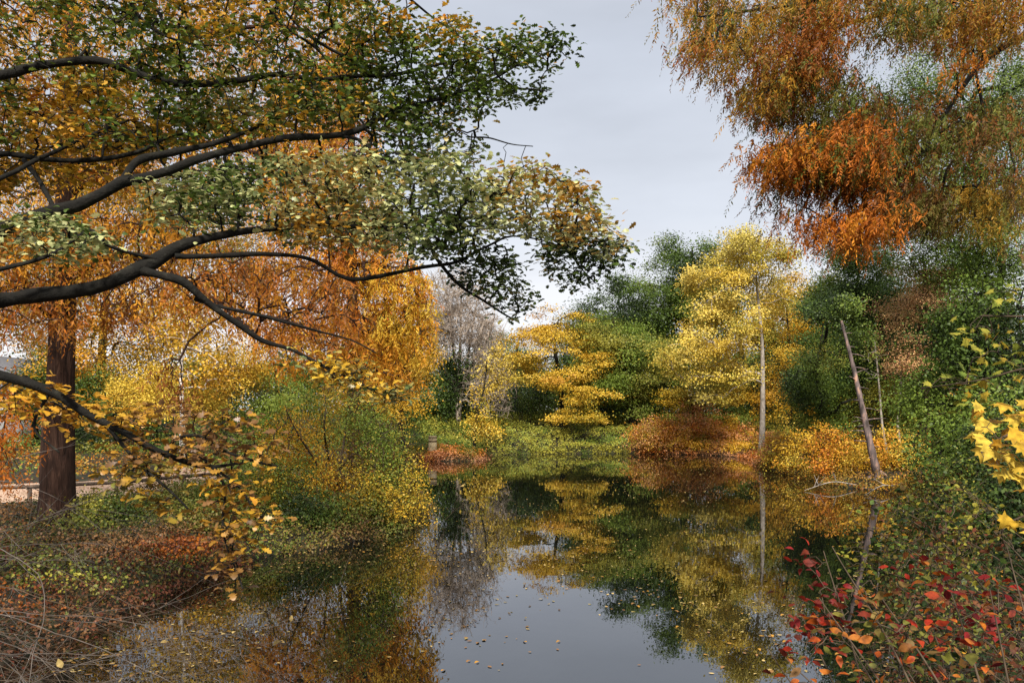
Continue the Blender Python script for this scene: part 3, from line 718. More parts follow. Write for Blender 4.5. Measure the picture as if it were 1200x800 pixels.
tree('green_tree', 'fresh green tree behind the willowy yellow shrub on the left bank', 'tree', (325, 36), [(325, 480), (325, 450), (330, 420)], .16,
     [(325, 450, 34, 34, 36, 2.4), (345, 490, 44, 30, 34, 2.2), (300, 505, 30, 26, 34, 2), (370, 450, 34, 30, 38, 2.4)], 300, 50, .13, pal('green midgreen midgreen ltgreen yolive'), (.36, .24), seed=23.)
tree('dark_tree', 'dark shrubby tree right behind the birch', 'tree', (180, 40), [(180, 490), (180, 450)], .2,
     [(180, 480, 60, 30, 40, 2.5), (90, 470, 60, 40, 42, 3), (280, 470, 60, 36, 42, 3)], 330, 50, .16, pal('dkgreen green green'), (.45, .3), seed=24.)
tree('dark_tree', 'dark green tree at the left edge behind the path', 'tree', (40, 44), [(40, 470), (45, 430)], .2,
     [(62, 455, 40, 50, 44, 3), (110, 500, 36, 20, 40, 3)], 200, 50, .16, pal('dkgreen green midgreen'), (.45, .3), seed=25.)
tree('gold_tree', 'orange gold tree on the left bank behind the tallest drooping conifer foliage', 'tree', (470, 44), [(470, 470), (465, 430), (460, 400)], .2,
     [(485, 415, 28, 36, 44, 2.5), (455, 390, 40, 50, 45, 3), (465, 460, 34, 34, 43, 2.5), (430, 300, 50, 60, 48, 3)], 330, 46, .16, pal('dgold gold gold yellow'), (.45, .3), seed=26.)
tree('slim_tree', 'slim brown trunk just left of the big reddish trunk', 'tree', (50, 22), [(52, 540), (55, 460), (57, 380), (60, 200)], .11,
     [(60, 250, 70, 70, 22, 2), (60, 330, 50, 30, 22, 1.5)], 70, 30, .1, pal('olive dgold gold orange'), (.3, .2), bark='bark_brown', seed=27.)

# ------------------------------------------------------------------ drooping conifers (feathery hanging sprays)
def sprays(name, att, k, Ln, nl, ls, pl, parent, origin, freq=.7, lean=0., seed=0., spreadr=.12, width=1., jit=.2, mat='needle', out=None):
    n = len(att)*k; ai = np.repeat(np.arange(len(att)), k)
    st = att[ai]+rng.normal(size=(n, 3))*spreadr*np.array([1.3, 1.3, .6])
    d0 = rng.normal(size=(n, 3))*.3+np.array([-lean, 0, -1.])
    d0 = unit(d0); L = Ln*rng.uniform(.5, 1.3, n)
    hz = unit(rng.normal(size=(n, 3))*np.array([1, 1, .1]))
    f = (np.arange(nl)+.5)/nl
    # strand leaves sideways first, then hangs
    pos = st[:, None]+L[:, None, None]*(f[None, :, None]*d0[:, None]+(np.sqrt(f)*.35)[None, :, None]*hz[:, None])
    sgn = np.where(np.arange(nl) % 2 == 0, 1., -1.)[None, :, None]
    side = unit(np.cross(d0, hz))[:, None]
    dr = d0[:, None]*.8+sgn*side*.55+rng.normal(size=(n, nl, 3))*.25
    nr = hz[:, None]+rng.normal(size=(n, nl, 3))*.6+np.array([0, 0, .5])
    t = .5+1.1*nz(att, freq, seed); t = t[ai][:, None]+rng.normal(0, jit, (n, 1))+rng.normal(0, .05, (n, nl))
    c = mixpal(pl, t.reshape(-1))*(rng.uniform(.75, 1.25, (n, 1))*rng.uniform(.85, 1.15, (n, nl))).reshape(-1)[:, None]
    s = (ls*rng.uniform(.7, 1.2, (n, nl))*(1.1-.5*f)[None]).reshape(-1)
    return leaves(name, pos.reshape(-1, 3), dr.reshape(-1, 3), nr.reshape(-1, 3), s, 'needle', c, M[mat], parent, origin, width)

def pxpts(poly, n, Dlo, Dhi, tilt=0):
    p = samp(poly, n); D = rng.uniform(Dlo, Dhi, n)
    return np.column_stack([(p[:, 0]-600)/F*D, D, CH+(HOR-p[:, 1])/F*D])

def bough(pts):
    q = bez([list(P(a[0], a[1], a[2]))+[a[3]/2/F*a[2]] for a in pts], 30)
    return q[:, :3], np.maximum(q[:, 3], .004)

def cypress(label, px, D, trunk, r0, boughs, regions, rtip, power=.42, bark='bark_brown'):
    b = ground_pt(px, D); th = thing('cypress_tree', label, 'tree', b)
    c = bez([b-np.array([0, 0, .3])]+[P(*t) for t in trunk], 40); f = np.linspace(0, 1, len(c))
    rad = r0*(1-.7*f)+.35*r0*np.exp(-f*len(c)/2.5)
    bs = [(c[4:], rad[4:])]+[bough(x) for x in boughs]
    alls = []
    for (pts, k, Ln, nl, ls, pl, sd) in regions:
        if D < 12: pts = pts[(nz(pts*np.array([1, 1, 2.2]), 1.3, 7.) > -.04)]
        sprays('crown', pts, k, Ln, nl, ls, pl, th, b, seed=sd, lean=.22 if D < 12 else 0., freq=1.1 if D < 12 else .7); alls.append(pts)
    allp = np.vstack(alls)
    tubes('trunk', [(c, rad, 20)]+[(x[0], x[1], 9) for x in bs[1:]]+grow(bs, allp, rtip, power, .15), M[bark], th, b)
    return th

# big reddish trunk on the left bank
cypress('conifer with broad reddish brown trunk on the left bank and hanging orange foliage', 66, 16,
        [(68, 560, 16), (71, 450, 16), (76, 300, 16), (80, 100, 16), (84, -150, 16)], .36,
        [[(74, 330, 16, 9), (140, 300, 15.5, 7), (220, 330, 15, 5), (300, 390, 14.5, 3)], [(76, 230, 16, 9), (180, 170, 15.5, 7), (300, 180, 15, 5), (380, 230, 15, 3)],
         [(78, 120, 16, 9), (180, 60, 15.5, 7), (320, 30, 15, 4), (420, 60, 15, 3)], [(72, 380, 16, 8), (20, 350, 15, 6), (-60, 360, 14, 4)], [(78, 150, 16, 8), (0, 90, 15, 6), (-80, 60, 14, 4)]],
        [(pxpts([(-60, -60), (440, -60), (430, 60), (400, 150), (330, 220), (200, 280), (-60, 330)], 1250, 13.5, 18), 4, .55, 9, .13, pal('olive dgold gold orange dgold rust orange gold'), 1.),
         (pxpts([(-60, 260), (150, 250), (300, 290), (420, 320), (440, 390), (400, 415), (310, 385), (260, 375), (200, 378), (130, 375), (-60, 400)], 560, 13.5, 17), 4, .55, 9, .13, pal('rust brown rorange dgold orange'), 2.),
         (pxpts([(-60, 400), (25, 430), (35, 520), (20, 560), (-60, 570)], 90, 13, 15), 4, .5, 9, .12, pal('rust rorange rorange'), 3.),
         (pxpts([(190, 420), (215, 420), (215, 470), (190, 470)], 14, 14, 15), 4, .5, 9, .12, pal('rust brown'), 3.)], .007)
cypress('conifer with glowing orange hanging foliage standing beyond the left bank', 418, 27,
        [(416, 520, 27), (414, 400, 27), (412, 250, 27), (412, 90, 27)], .32,
        [],
        [(pxpts([(300, 130), (410, 30), (440, 150), (455, 270), (500, 320), (506, 370), (495, 405), (460, 420), (420, 440), (330, 430), (290, 400), (300, 280)], 1150, 25, 29.5), 4, .8, 9, .19, pal('rust rorange orange orange gold orange'), 4.),
         (pxpts([(440, 310), (500, 315), (508, 400), (490, 450), (450, 455)], 170, 24.5, 26), 4, .7, 9, .18, pal('orange orange gold yellow'), 5.)], .011)
# near conifer on the right
cypress('conifer overhanging from the top right with rust and olive feathery sprays', 1480, 9.6,
        [(1480, 450, 9.6), (1485, 250, 9.6), (1490, 50, 9.6), (1495, -250, 9.6)], .34,
        [[(1482, 120, 9.6, 16), (1330, 130, 9.3, 12), (1200, 156, 9.1, 9), (1130, 172, 9, 7), (1060, 177, 8.9, 5), (980, 174, 8.8, 3)],
         [(1488, -20, 9.6, 16), (1300, 0, 9.2, 12), (1200, 42, 9, 9), (1150, 75, 8.8, 7), (1110, 130, 8.6, 4), (1085, 170, 8.5, 3)],
         [(1490, -80, 9.6, 16), (1250, -40, 9, 11), (1110, 3, 8.8, 7), (1030, 18, 8.8, 5), (975, 37, 8.7, 4), (930, 75, 8.7, 3)],
         [(1250, -40, 9, 8), (1100, -30, 8.7, 6), (950, 2, 8.6, 4), (870, 14, 8.6, 3), (820, 20, 8.6, 2)],
         [(1130, 172, 9, 4), (1110, 200, 9, 3), (1100, 240, 9, 3), (1080, 285, 9, 2)], [(1160, 165, 9, 4), (1140, 60, 9.2, 3), (1150, 30, 9.2, 3)]],
        [(pxpts([(800, -30), (1000, -30), (1200, -30), (1200, 40), (1130, 40), (1040, 35), (985, 40), (960, 90), (905, 140), (875, 110), (855, 85), (830, 65), (800, 60), (825, 35), (800, 20)], 900, 8, 9.6), 8, .27, 15, .06, pal('olive green brown dgold dgold olive rust'), 6.),
         (pxpts([(885, 110), (960, 60), (1010, 90), (1080, 110), (1200, 120), (1200, 190), (1080, 190), (960, 190), (910, 170)], 640, 8.2, 9.6), 7, .27, 15, .06, pal('olive green brown rust olive'), 7.),
         (pxpts([(890, 165), (960, 150), (1010, 120), (1045, 200), (1035, 285), (990, 270), (960, 280), (930, 240), (905, 235)], 620, 8.2, 9.4), 7, .27, 15, .062, pal('olive brown rust rorange rorange orange'), 8.),
         (pxpts([(1120, 55), (1165, 60), (1165, 105), (1120, 120)], 70, 8.2, 8.9), 6, .2, 14, .05, pal('rorange orange rust'), 9.),
         (pxpts([(1040, 195), (1110, 200), (1110, 265), (1050, 270)], 230, 8.6, 9.4), 8, .22, 14, .05, pal('rust brown olive'), 10.),
         (pxpts([(1120, 220), (1210, 200), (1210, 290), (1150, 270)], 190, 8.6, 9.4), 7, .22, 14, .05, pal('brown olive dgold'), 11.)], .0035, .4, 'bark_dark')

# ------------------------------------------------------------------ near oak over the top left
def whorls(name, att, nl, ls, pl, parent, origin, tmpl='oak', freq=.9, seed=0., spread=.08, up=1.1, mat='leaf_gloss', jit=.18, bright=.25, flat=.6, width=1.):
    n = len(att)*nl; ai = np.repeat(np.arange(len(att)), nl)
    ang = rng.uniform(0, 6.28, n); el = rng.normal(-.1, .4, n)
    dr = np.column_stack([np.cos(ang)*np.cos(el), np.sin(ang)*np.cos(el), np.sin(el)*flat])
    pos = att[ai]+dr*spread*rng.uniform(.05, 1., n)[:, None]+rng.normal(size=(n, 3))*spread*.45
    nr = rng.normal(size=(n, 3))*.45+np.array([0, 0, up])
    t = .5+1.1*nz(att, freq, seed)[ai]+rng.normal(0, jit, n)
    c = mixpal(pl, t)*rng.uniform(1-bright, 1+bright, n)[:, None]
    return leaves(name, pos, dr, nr, ls*rng.uniform(.6, 1.2, n), tmpl, c, M[mat], parent, origin, width)

def near_oak():
    b = np.array([-7.6, 6.8, H1(-7.6, 6.8)])
    th = thing('oak_tree', 'oak with long dark boughs of green and top-lit pale leaves overhanging from the left', 'tree', b)
    tr = bez([b-np.array([0, 0, .3]), b+[.05, 0, 1.5], b+[0, .1, 3.5], b+[-.1, .1, 7], b+[0, 0, 10]], 40)
    f = np.linspace(0, 1, len(tr)); rad = .42*(1-.6*f)+.15*np.exp(-f*16)
    T = lambda z, r: list(b+np.array([0, 0, z]))+[r]
    def bg(start, pts):
        rows = ([start] if start else [])+[list(P(a[0], a[1], a[2]))+[a[3]*.76/2/F*a[2]] for a in pts]
        q_ = bez(rows, 44); r_ = np.maximum(q_[:, 3], .004)
        w_ = np.column_stack([nz(q_[:, :3], 2.1, s_) for s_ in (1., 5., 9.)])*.055
        w_[0] = 0
        return q_[:, :3]+w_*np.linspace(0, 1, len(q_))[:, None]**.3, r_*(.93+.22*nz(q_[:, :3], 4.5, 2.))
    B = [bg(T(4.4, .14), [(-80, 110, 6.6, 17), (0, 88, 6.8, 15), (50, 74, 7, 14), (110, 72, 7.1, 13), (160, 88, 7.2, 12), (205, 98, 7.3, 12), (260, 95, 7.4, 11), (325, 88, 7.5, 9), (380, 95, 7.6, 8), (430, 92, 7.7, 7), (480, 80, 7.8, 6), (530, 70, 7.9, 4), (590, 60, 8, 2.5)]),
         bg(T(3.2, .17), [(-80, 300, 6.2, 27), (0, 267, 6.3, 24), (40, 252, 6.4, 23), (90, 240, 6.4, 21), (145, 215, 6.5, 18), (200, 201, 6.7, 14), (250, 182, 6.8, 13), (300, 170, 7, 12), (350, 162, 7.1, 11), (400, 158, 7.2, 10), (430, 150, 7.3, 9), (460, 130, 7.4, 8), (500, 118, 7.5, 7), (540, 105, 7.7, 6), (580, 88, 7.8, 5), (615, 75, 7.9, 3), (650, 60, 8, 2)]),
         bg(None, [(145, 213, 6.5, 13), (165, 188, 6.6, 13), (200, 182, 6.8, 12), (250, 168, 7, 9), (290, 156, 7.2, 6), (350, 130, 7.4, 4)]),
         bg(T(4., .1), [(-80, 190, 7.3, 11), (0, 183, 7.3, 9), (60, 188, 7.3, 9), (110, 184, 7.3, 8), (165, 181, 7.2, 7), (200, 160, 7.3, 5), (240, 154, 7.4, 4)]),
         bg(None, [(28, 188, 7.3, 8), (50, 220, 7, 8), (68, 248, 6.7, 7)]),
         bg(T(2.7, .18), [(-80, 352, 5.8, 30), (0, 353, 5.9, 26), (60, 347, 6, 24), (130, 331, 6.1, 21), (165, 312, 6.2, 21), (200, 292, 6.3, 20), (245, 275, 6.5, 15), (300, 268, 6.7, 12), (370, 266, 6.9, 10), (430, 267, 7.1, 8), (480, 262, 7.3, 7), (530, 257, 7.5, 5), (600, 245, 7.7, 3)]),
         bg(None, [(160, 316, 6.2, 15), (190, 325, 6.1, 14), (215, 332, 6.1, 14), (240, 352, 6.2, 12), (280, 380, 6.3, 10), (310, 402, 6.4, 8), (350, 415, 6.5, 6), (400, 440, 6.6, 5), (440, 460, 6.7, 4), (475, 472, 6.8, 2)]),
         bg(None, [(228, 350, 6.2, 7), (281, 365, 6.3, 6), (350, 384, 6.5, 5), (400, 395, 6.7, 3), (440, 412, 6.8, 2)]),
         bg(None, [(205, 300, 6.3, 10), (245, 300, 6.4, 8), (290, 297, 6.6, 8), (340, 300, 6.8, 6), (370, 308, 6.9, 6), (410, 326, 7, 7), (460, 322, 7.1, 7), (510, 312, 7.2, 6), (545, 304, 7.3, 5), (575, 288, 7.4, 4), (600, 278, 7.5, 3), (650, 290, 7.6, 2.5), (700, 330, 7.7, 2)]),
         bg(None, [(470, 265, 7.3, 5), (500, 285, 7.2, 6), (513, 308, 7.2, 6), (540, 335, 7.2, 5), (565, 350, 7.3, 4), (590, 370, 7.4, 3), (610, 378, 7.4, 2)]),
         bg(None, [(480, 262, 7.2, 4), (482, 285, 7.15, 4), (475, 318, 7.1, 4)]),
         bg(T(2.9, .06), [(-60, 330, 5.6, 9), (0, 316, 5.7, 7), (50, 302, 5.8, 6), (85, 283, 5.9, 5), (110, 268, 6, 5), (122, 284, 6, 6), (145, 294, 6.1, 6), (180, 300, 6.2, 6)]),
         bg(None, [(400, 160, 7.2, 5), (425, 165, 7.1, 5), (445, 185, 7.1, 4)]),
         bg(None, [(320, 0, 7.2, 3), (350, 30, 7.3, 4), (390, 60, 7.4, 5), (440, 88, 7.6, 5)]),
         bg(T(5.5, .09), [(60, -60, 6.8, 10), (130, -20, 7, 8), (165, 20, 7.1, 6), (215, 50, 7.2, 4), (260, 55, 7.3, 2)]),
         bg(T(5.8, .09), [(200, -60, 6.8, 9), (290, -20, 7, 7), (320, 20, 7.1, 5), (370, 55, 7.2, 4), (400, 90, 7.3, 2)]),
         bg(T(6.4, .09), [(250, -90, 7, 9), (400, -50, 7.4, 6), (480, -5, 7.7, 4), (520, 30, 7.9, 2.5), (560, 45, 8, 2)]),
         bg(None, [(550, 160, 7.5, 2.5), (575, 163, 7.6, 2.5), (600, 172, 7.7, 2), (625, 172, 7.7, 1.5)]),
         bg(None, [(590, 92, 7.7, 3.5), (610, 105, 7.8, 3), (640, 112, 7.9, 2)])]
    bs = [(tr[20:], rad[20:]-.1)]+B
    up1 = pxpts([(-60, -60), (440, -60), (460, 0), (470, 30), (440, 60), (400, 110), (400, 150), (300, 160), (180, 175), (-60, 170)], 760, 6.6, 8.2)
    up2 = pxpts([(420, 10), (455, 15), (500, 15), (545, 20), (545, 45), (610, 30), (665, 45), (670, 65), (640, 85), (600, 78), (590, 92), (650, 105), (640, 118), (575, 118), (545, 145), (500, 150), (440, 150), (400, 140)], 430, 7.2, 8.3)
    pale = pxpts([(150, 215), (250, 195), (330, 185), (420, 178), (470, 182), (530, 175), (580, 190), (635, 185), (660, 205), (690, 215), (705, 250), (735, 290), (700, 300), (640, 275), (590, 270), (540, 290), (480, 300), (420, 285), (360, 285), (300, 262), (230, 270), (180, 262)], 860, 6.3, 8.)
    lo = pxpts([(500, 285), (590, 285), (620, 335), (625, 365), (590, 372), (560, 345), (530, 320)], 80, 7, 7.6)
    ti = pxpts([(630, 275), (735, 285), (720, 315), (690, 335), (650, 335)], 80, 7.3, 8)
    pl2 = pxpts([(10, 255), (110, 250), (140, 285), (60, 308), (10, 300)], 55, 5.7, 6.4)
    dn = pxpts([(300, 395), (430, 425), (480, 460), (470, 475), (400, 455), (330, 420)], 40, 6.3, 6.8)
    gp = pxpts([(430, 120), (560, 130), (565, 185), (520, 200), (430, 190)], 70, 7, 8)
    mid = pxpts([(200, 100), (420, 100), (430, 130), (250, 165), (200, 165)], 130, 7, 8.)
    allp = np.vstack([up1, up2, pale, lo, ti, pl2, dn, mid, gp])
    tubes('trunk', [(tr, rad, 16)]+[(p, r, 12) for p, r in B]+grow(bs, allp, .0034, .45, .24), M['bark_dark'], th, b)
    whorls('crown', up1, 13, .07, pal('dkgreen green midgreen olive dgold gold orange'), th, b, seed=1.)
    whorls('crown', up2, 12, .068, pal('dkgreen green green midgreen olive gold orange'), th, b, seed=2., spread=.09)
    whorls('crown', np.vstack([pale, pl2]), 13, .07, pal('green sage pale pale pale tan dgold'), th, b, seed=3., spread=.09, jit=.28)  # pale mix paints the gloss of top-lit leaves into their colour
    whorls('crown', np.vstack([lo, ti, dn, mid, gp]), 13, .07, pal('dkgreen green green sage gold'), th, b, seed=4., spread=.085)
near_oak()

def golden_oak():
    b = np.array([-6.9, 4.6, H1(-6.9, 4.6)])
    th = thing('oak_tree', 'golden leaved oak whose low branch hangs over the water at the left', 'tree', b)
    tr = bez([b-np.array([0, 0, .3]), b+[.1, 0, 1.5], b+[.1, .2, 3], b+[0, .3, 5.5]], 30)
    def bg(pts):
        rows = [list(P(a[0], a[1], a[2]))+[a[3]/2/F*a[2]] if len(a) == 4 and a[2] > 1 else list(a) for a in pts]
        q_ = bez(rows, 40); return q_[:, :3]+np.column_stack([nz(q_[:, :3], 3, s_) for s_ in (1., 5., 9.)])*.02, np.maximum(q_[:, 3], .003)
    S = list(P(-600, 430, 4.9))+[.05]
    B = [bg([(-560, 440, 4.9, 18), (-200, 415, 5, 15), (-60, 425, 5, 13), (0, 440, 5.05, 12), (60, 460, 5.1, 11), (110, 490, 5.2, 9), (150, 510, 5.2, 8), (200, 535, 5.3, 7), (240, 545, 5.4, 5), (285, 543, 5.5, 2.5)]),
         bg([(120, 497, 5.2, 5), (145, 525, 5.2, 4), (170, 548, 5.2, 4), (200, 575, 5.2, 3), (225, 600, 5.2, 2)]),
         bg([(196, 530, 5.3, 4), (205, 515, 5.3, 4), (232, 510, 5.3, 4), (262, 528, 5.4, 3), (300, 540, 5.4, 3), (325, 545, 5.5, 2)]),
         bg([(248, 545, 5.4, 4), (262, 570, 5.4, 3), (262, 610, 5.3, 3), (270, 650, 5.3, 2), (285, 690, 5.2, 2)]),
         bg([(250, 547, 5.4, 3), (280, 570, 5.4, 3), (300, 600, 5.4, 2), (320, 615, 5.4, 2)]),
         bg([(-200, 415, 5, 8), (-60, 250, 6, 6), (60, 180, 7, 5), (150, 140, 7.5, 3)]),
         bg([(60, 462, 5.1, 4), (40, 500, 5.1, 3), (70, 530, 5.1, 2)])]
    a1 = pxpts([(-40, 420), (40, 440), (120, 470), (200, 480), (290, 480), (322, 520), (322, 555), (280, 550), (220, 548), (160, 545), (130, 520), (60, 500), (-40, 470)], 150, 5., 6)
    a2 = pxpts([(240, 560), (300, 560), (328, 610), (300, 630), (305, 680), (270, 700), (245, 650)], 75, 5.1, 5.6)
    a3 = pxpts([(120, 530), (200, 560), (220, 600), (190, 600), (130, 570)], 26, 5.1, 5.4)
    a4 = pxpts([(-60, 90), (140, 90), (220, 140), (180, 200), (-60, 240)], 260, 7.6, 9)
    tubes('trunk', [(tr, np.linspace(.2, .08, len(tr)), 12)]+[(p, r, 10) for p, r in B]+grow(B, np.vstack([a1, a2, a3, a4]), .0024, .42, .2), M['bark_dark'], th, b)
    whorls('crown', a1, 8, .075, pal('brown dgold dgold gold orange'), th, b, seed=5., spread=.08)
    whorls('crown', a2, 5, .075, pal('dgold brown dgold gold orange'), th, b, seed=6., spread=.07)
    whorls('crown', a3, 5, .085, pal('olive dgold brown'), th, b, seed=7., spread=.07)
    whorls('crown', a4, 13, .09, pal('rorange orange gold dgold olive gold'), th, b, seed=8., spread=.1)
golden_oak()

# ------------------------------------------------------------------ willowy yellow green shrubs on the left bank
def arching(label, px, D, stems, lobes, nc, nl, ls, pl, tshift=None, seed=0.):
    b = ground_pt(px, D); th = thing('willow_shrub', label, 'shrub', b)
    st = []
    for s_ in stems:
        pp = bez([b-np.array([0, 0, .1])]+[P(a[0], a[1], D+rng.normal(0, .5)) for a in s_], 18); st.append((pp, np.linspace(.045, .01, len(pp))))
    cl = lobe_points(lobes, nc, .4); cl = cl[(cl[:, 2] > .05) & (nz(cl*np.array([1.2, 1.2, .7]), .9, 12.) > -.12)]
    tubes('stems', [(p, r, 7) for p, r in st]+grow(st, cl, .004, .4, .25), M['twig_brown'], th, b)
    foliage('foliage', cl, nl, .16, .2, ls, pl, 'quad', M['leaf'], th, b, freq=.5, seed=seed, up=.4, droop=1.3, tshift=tshift)
arching('willowy shrub arching over the water, green on the left turning orange at its right tip', 392, 20.5,
        [[(385, 540), (380, 500), (385, 455)], [(400, 540), (408, 490), (425, 450)], [(395, 555), (430, 520), (465, 500)], [(375, 550), (350, 510), (335, 480)], [(398, 560), (440, 560), (480, 575)]],
        [(400, 465, 44, 34, 20.5, 1.4), (430, 500, 48, 40, 20.5, 1.3), (350, 510, 46, 44, 20.5, 1.3), (455, 545, 42, 40, 20.3, 1.1), (400, 560, 60, 38, 19.8, 1.1), (485, 575, 16, 30, 20.3, .6), (330, 560, 36, 36, 19.8, 1.)],
        1250, 30, .055, pal('midgreen yolive yolive gold yolive gold gold gold orange rorange'), tshift=lambda c: np.clip((c[:, 0]+3.5)*.5, 0, .6)-.12, seed=1.)
G = 'green shrubs along the left bank'
for i, (x, y, w_, h_, p_, lab) in enumerate([
    (-6.3, 19.5, 2.2, 1.0, 'green midgreen olive', 'green shrub at the waterside left of the willowy shrub'),
    (-4.5, 18.3, 1.8, .8, 'dkgreen green olive', 'low dark green shrub at the water edge below the willowy shrub'),
    (-7.7, 18.9, 1.8, .45, 'green olive brown', 'olive green shrub in front of the path rail end'),
    (-6.4, 17.0, 1.8, .6, 'brown olive green', 'low brownish shrub between the big reddish trunk and the water'),
    (-8.6, 16.6, 1.9, .45, 'dkgreen green olive yolive', 'green shrub right beside the big reddish trunk'),
    (-7.0, 24.5, 3.0, 1.7, 'green midgreen ltgreen', 'fresh green shrub behind the willowy shrub'),
    (-3.6, 19.6, 1.6, .8, 'green olive gold', 'small yellow green shrub under the orange tip of the willowy shrub'),
    (-11.2, 30., 4.0, 2.2, 'dkgreen green midgreen', 'dark green shrub at the far end of the path')]):
    shrub('bush', lab, 'bush', 0, y, w_, h_, 170, 34, .06, pal(p_), (.15, .1), group=G, seed=i+40, x=x)
shrub('fern', 'red brown leafy patch at the edge of the left bank', 'fern', 0, 14.6, 1.5, .3, 90, 24, .06, pal('rbrown rust rbrown rorange'), (.12, .06), seed=3, x=-6.2)

# ------------------------------------------------------------------ bare twigs at the lower left
def bare_shrub(label, roots, n, reach, mat, r0, seed, D, el=(-.25, .5), az=(-.35, .5)):
    """stems fan out from the root crown to the right; each forks again and again"""
    r_ = np.random.default_rng(seed); b = np.array(roots[0], float); th = thing('bare_shrub', label, 'shrub', b)
    out = []; tips = []
    def grow_twig(p, d, L, R, lev):
        m = max(4, int(L/.09)); pts = [p]; q = p.copy(); dd = d.copy()
        for k in range(m):
            dd = unit(dd+r_.normal(0, .085, 3)+np.array([0, 0, -.028+.02*lev])); q = q+dd*L/m; q[2] = max(q[2], .06); pts.append(q.copy())
        pts = np.array(pts); out.append((pts, np.linspace(R, R*.3, len(pts)), 5 if lev == 0 else 4 if lev == 1 else 3))
        if lev >= 3: tips.append(pts[-1]); return
        for k in range(r_.integers(3, 6) if lev < 2 else r_.integers(1, 4)):
            j_ = r_.integers(len(pts)//4, len(pts)-1); t = unit(pts[j_+1]-pts[j_])
            nd = unit(t+unit(r_.normal(0, 1, 3))*r_.uniform(.35, .8))
            grow_twig(pts[j_], nd, L*r_.uniform(.3, .55), R*(1-.7*j_/len(pts))*.55+.0006, lev+1)
    for i in range(n):
        s0 = np.array(roots[i % len(roots)])+r_.normal(0, .12, 3); s0[2] = max(s0[2], .1)
        a = r_.uniform(*az); e = r_.uniform(*el)
        grow_twig(s0, unit(np.array([math.cos(a), math.sin(a), e])), reach*r_.uniform(.6, 1.1), r0*r_.uniform(.6, 1.2), 0)
    tubes('twigs', out, M[mat], th, b)
    k = np.array(tips)[::40]
    leaves('leaves', k, r_.normal(size=(len(k), 3))+[0, 0, -1], r_.normal(size=(len(k), 3)), .05, 'ovate', np.tile(K['tan'], (len(k), 1)), M['leaf_near'], th, b)
bare_shrub('leafless pale twigs reaching out over the water at the lower left', [(-4.6, 4.6, 1.9), (-4.4, 4.8, 1.4), (-4.5, 4.4, 1.0), (-4.3, 4.6, .7)], 20, 3.5, 'twig_pale', .006, 3, 4.6, (-.2, .28))
bare_shrub('leafless dark twigs crossing in front of the big reddish trunk', [(-5.6, 5.6, 1.7), (-5.5, 5.8, 1.2), (-5.4, 5.5, .8), (-5.2, 5.2, .5)], 44, 3.8, 'twig_brown', .006, 4, 5.6, (-.2, .3))
bare_shrub('thin rising pale twig tangle at the left edge by the big reddish trunk', [(-4.9, 6.2, 2.2), (-4.8, 6.3, 1.8)], 6, 3.2, 'twig_pale', .006, 5, 6.4, (.0, .3))

# ------------------------------------------------------------------ near right: red leaved shrub, yellow maple, bramble
def near_shrub(name, label, base, stem_tips, att, nl, ls, pl, tmpl, seed, spread=.07, mat='leaf_near', width=1., bark='twig_brown', r0=.01, flat=.8, up=.6, jit=.2, freq=1.5, branches_r=.0016):
    b = np.array(base); th = thing(name, label, 'shrub', b)
    st = []
    for tp in stem_tips:
        e = P(*tp); s0 = b+rng.normal(0, .08, 3)*[1, 1, 0]; m = s0+(e-s0)*.55+np.array([0, 0, .25*np.linalg.norm(e-s0)*.4])
        c = bez([s0, m, e], 24); st.append((c, np.linspace(r0, r0*.25, len(c))))
    tubes('stems', [(p, r, 7) for p, r in st]+grow(st, att, branches_r, .35, .25), M[bark], th, b)
    whorls('leaves', att, nl, ls, pl, th, b, tmpl=tmpl, seed=seed, spread=spread, mat=mat, width=width, flat=flat, up=up, jit=jit, freq=freq)
    return th
att = np.vstack([pxpts([(930, 720), (1000, 690), (1060, 640), (1130, 660), (1210, 700), (1210, 830), (880, 830), (900, 770)], 130, 3.5, 4.6),
                 pxpts([(1010, 680), (1140, 690), (1150, 760), (1010, 760)], 22, 3.3, 3.8)])
near_shrub('red_shrub', 'shrub with crimson and orange oval leaves at the lower right corner', (2.2, 3.1, .35), [(960, 700, 4), (1020, 680, 4), (1100, 650, 4), (1160, 690, 3.8), (920, 770, 4), (1000, 760, 3.8), (1180, 640, 4.1), (1060, 780, 3.6), (975, 640, 4.3)],
           att, 3, .06, pal('crimson red rbrown rorange red rorange brown olive'), 'ovate', 1., spread=.06, jit=.3)
att = pxpts([(940, 640), (1000, 700), (940, 790), (900, 790), (900, 760)], 26, 4, 4.8)
near_shrub('red_shrub', 'small crimson twiggy shrub at the left of the orange leaved one', (2.0, 4.0, .05), [(965, 645, 4.5), (930, 700, 4.5), (900, 760, 4.4)], att, 4, .06, pal('crimson crimson rbrown red'), 'ovate', 2., spread=.06)
att = np.vstack([pxpts([(1040, 590), (1110, 560), (1180, 600), (1200, 680), (1130, 690), (1060, 690), (1020, 650)], 230, 6, 8)])
near_shrub('bramble', 'green bramble with small yellowish leaves above the red leaved shrub', (5.3, 6.8, .4), [(1060, 600, 7), (1110, 580, 7), (1160, 600, 6.6), (1040, 660, 7), (1180, 650, 6.4), (1100, 650, 6.6)],
           att, 6, .055, pal('dkgreen dkgreen dkgreen green rbrown olive yolive'), 'ovate', 3., spread=.08, bark='twig_brown')
att = np.vstack([pxpts([(985, 600), (1060, 580), (1060, 660), (1000, 700), (985, 650)], 46, 7, 8)])
near_shrub('bramble', 'thin sprig of yellow green leaves hanging in front of the water at the right', (5.0, 7.6, .4), [(1000, 610, 7.6), (1010, 660, 7.5), (1040, 590, 7.6)],
           att, 5, .055, pal('green midgreen yolive dgold'), 'ovate', 4., spread=.08)
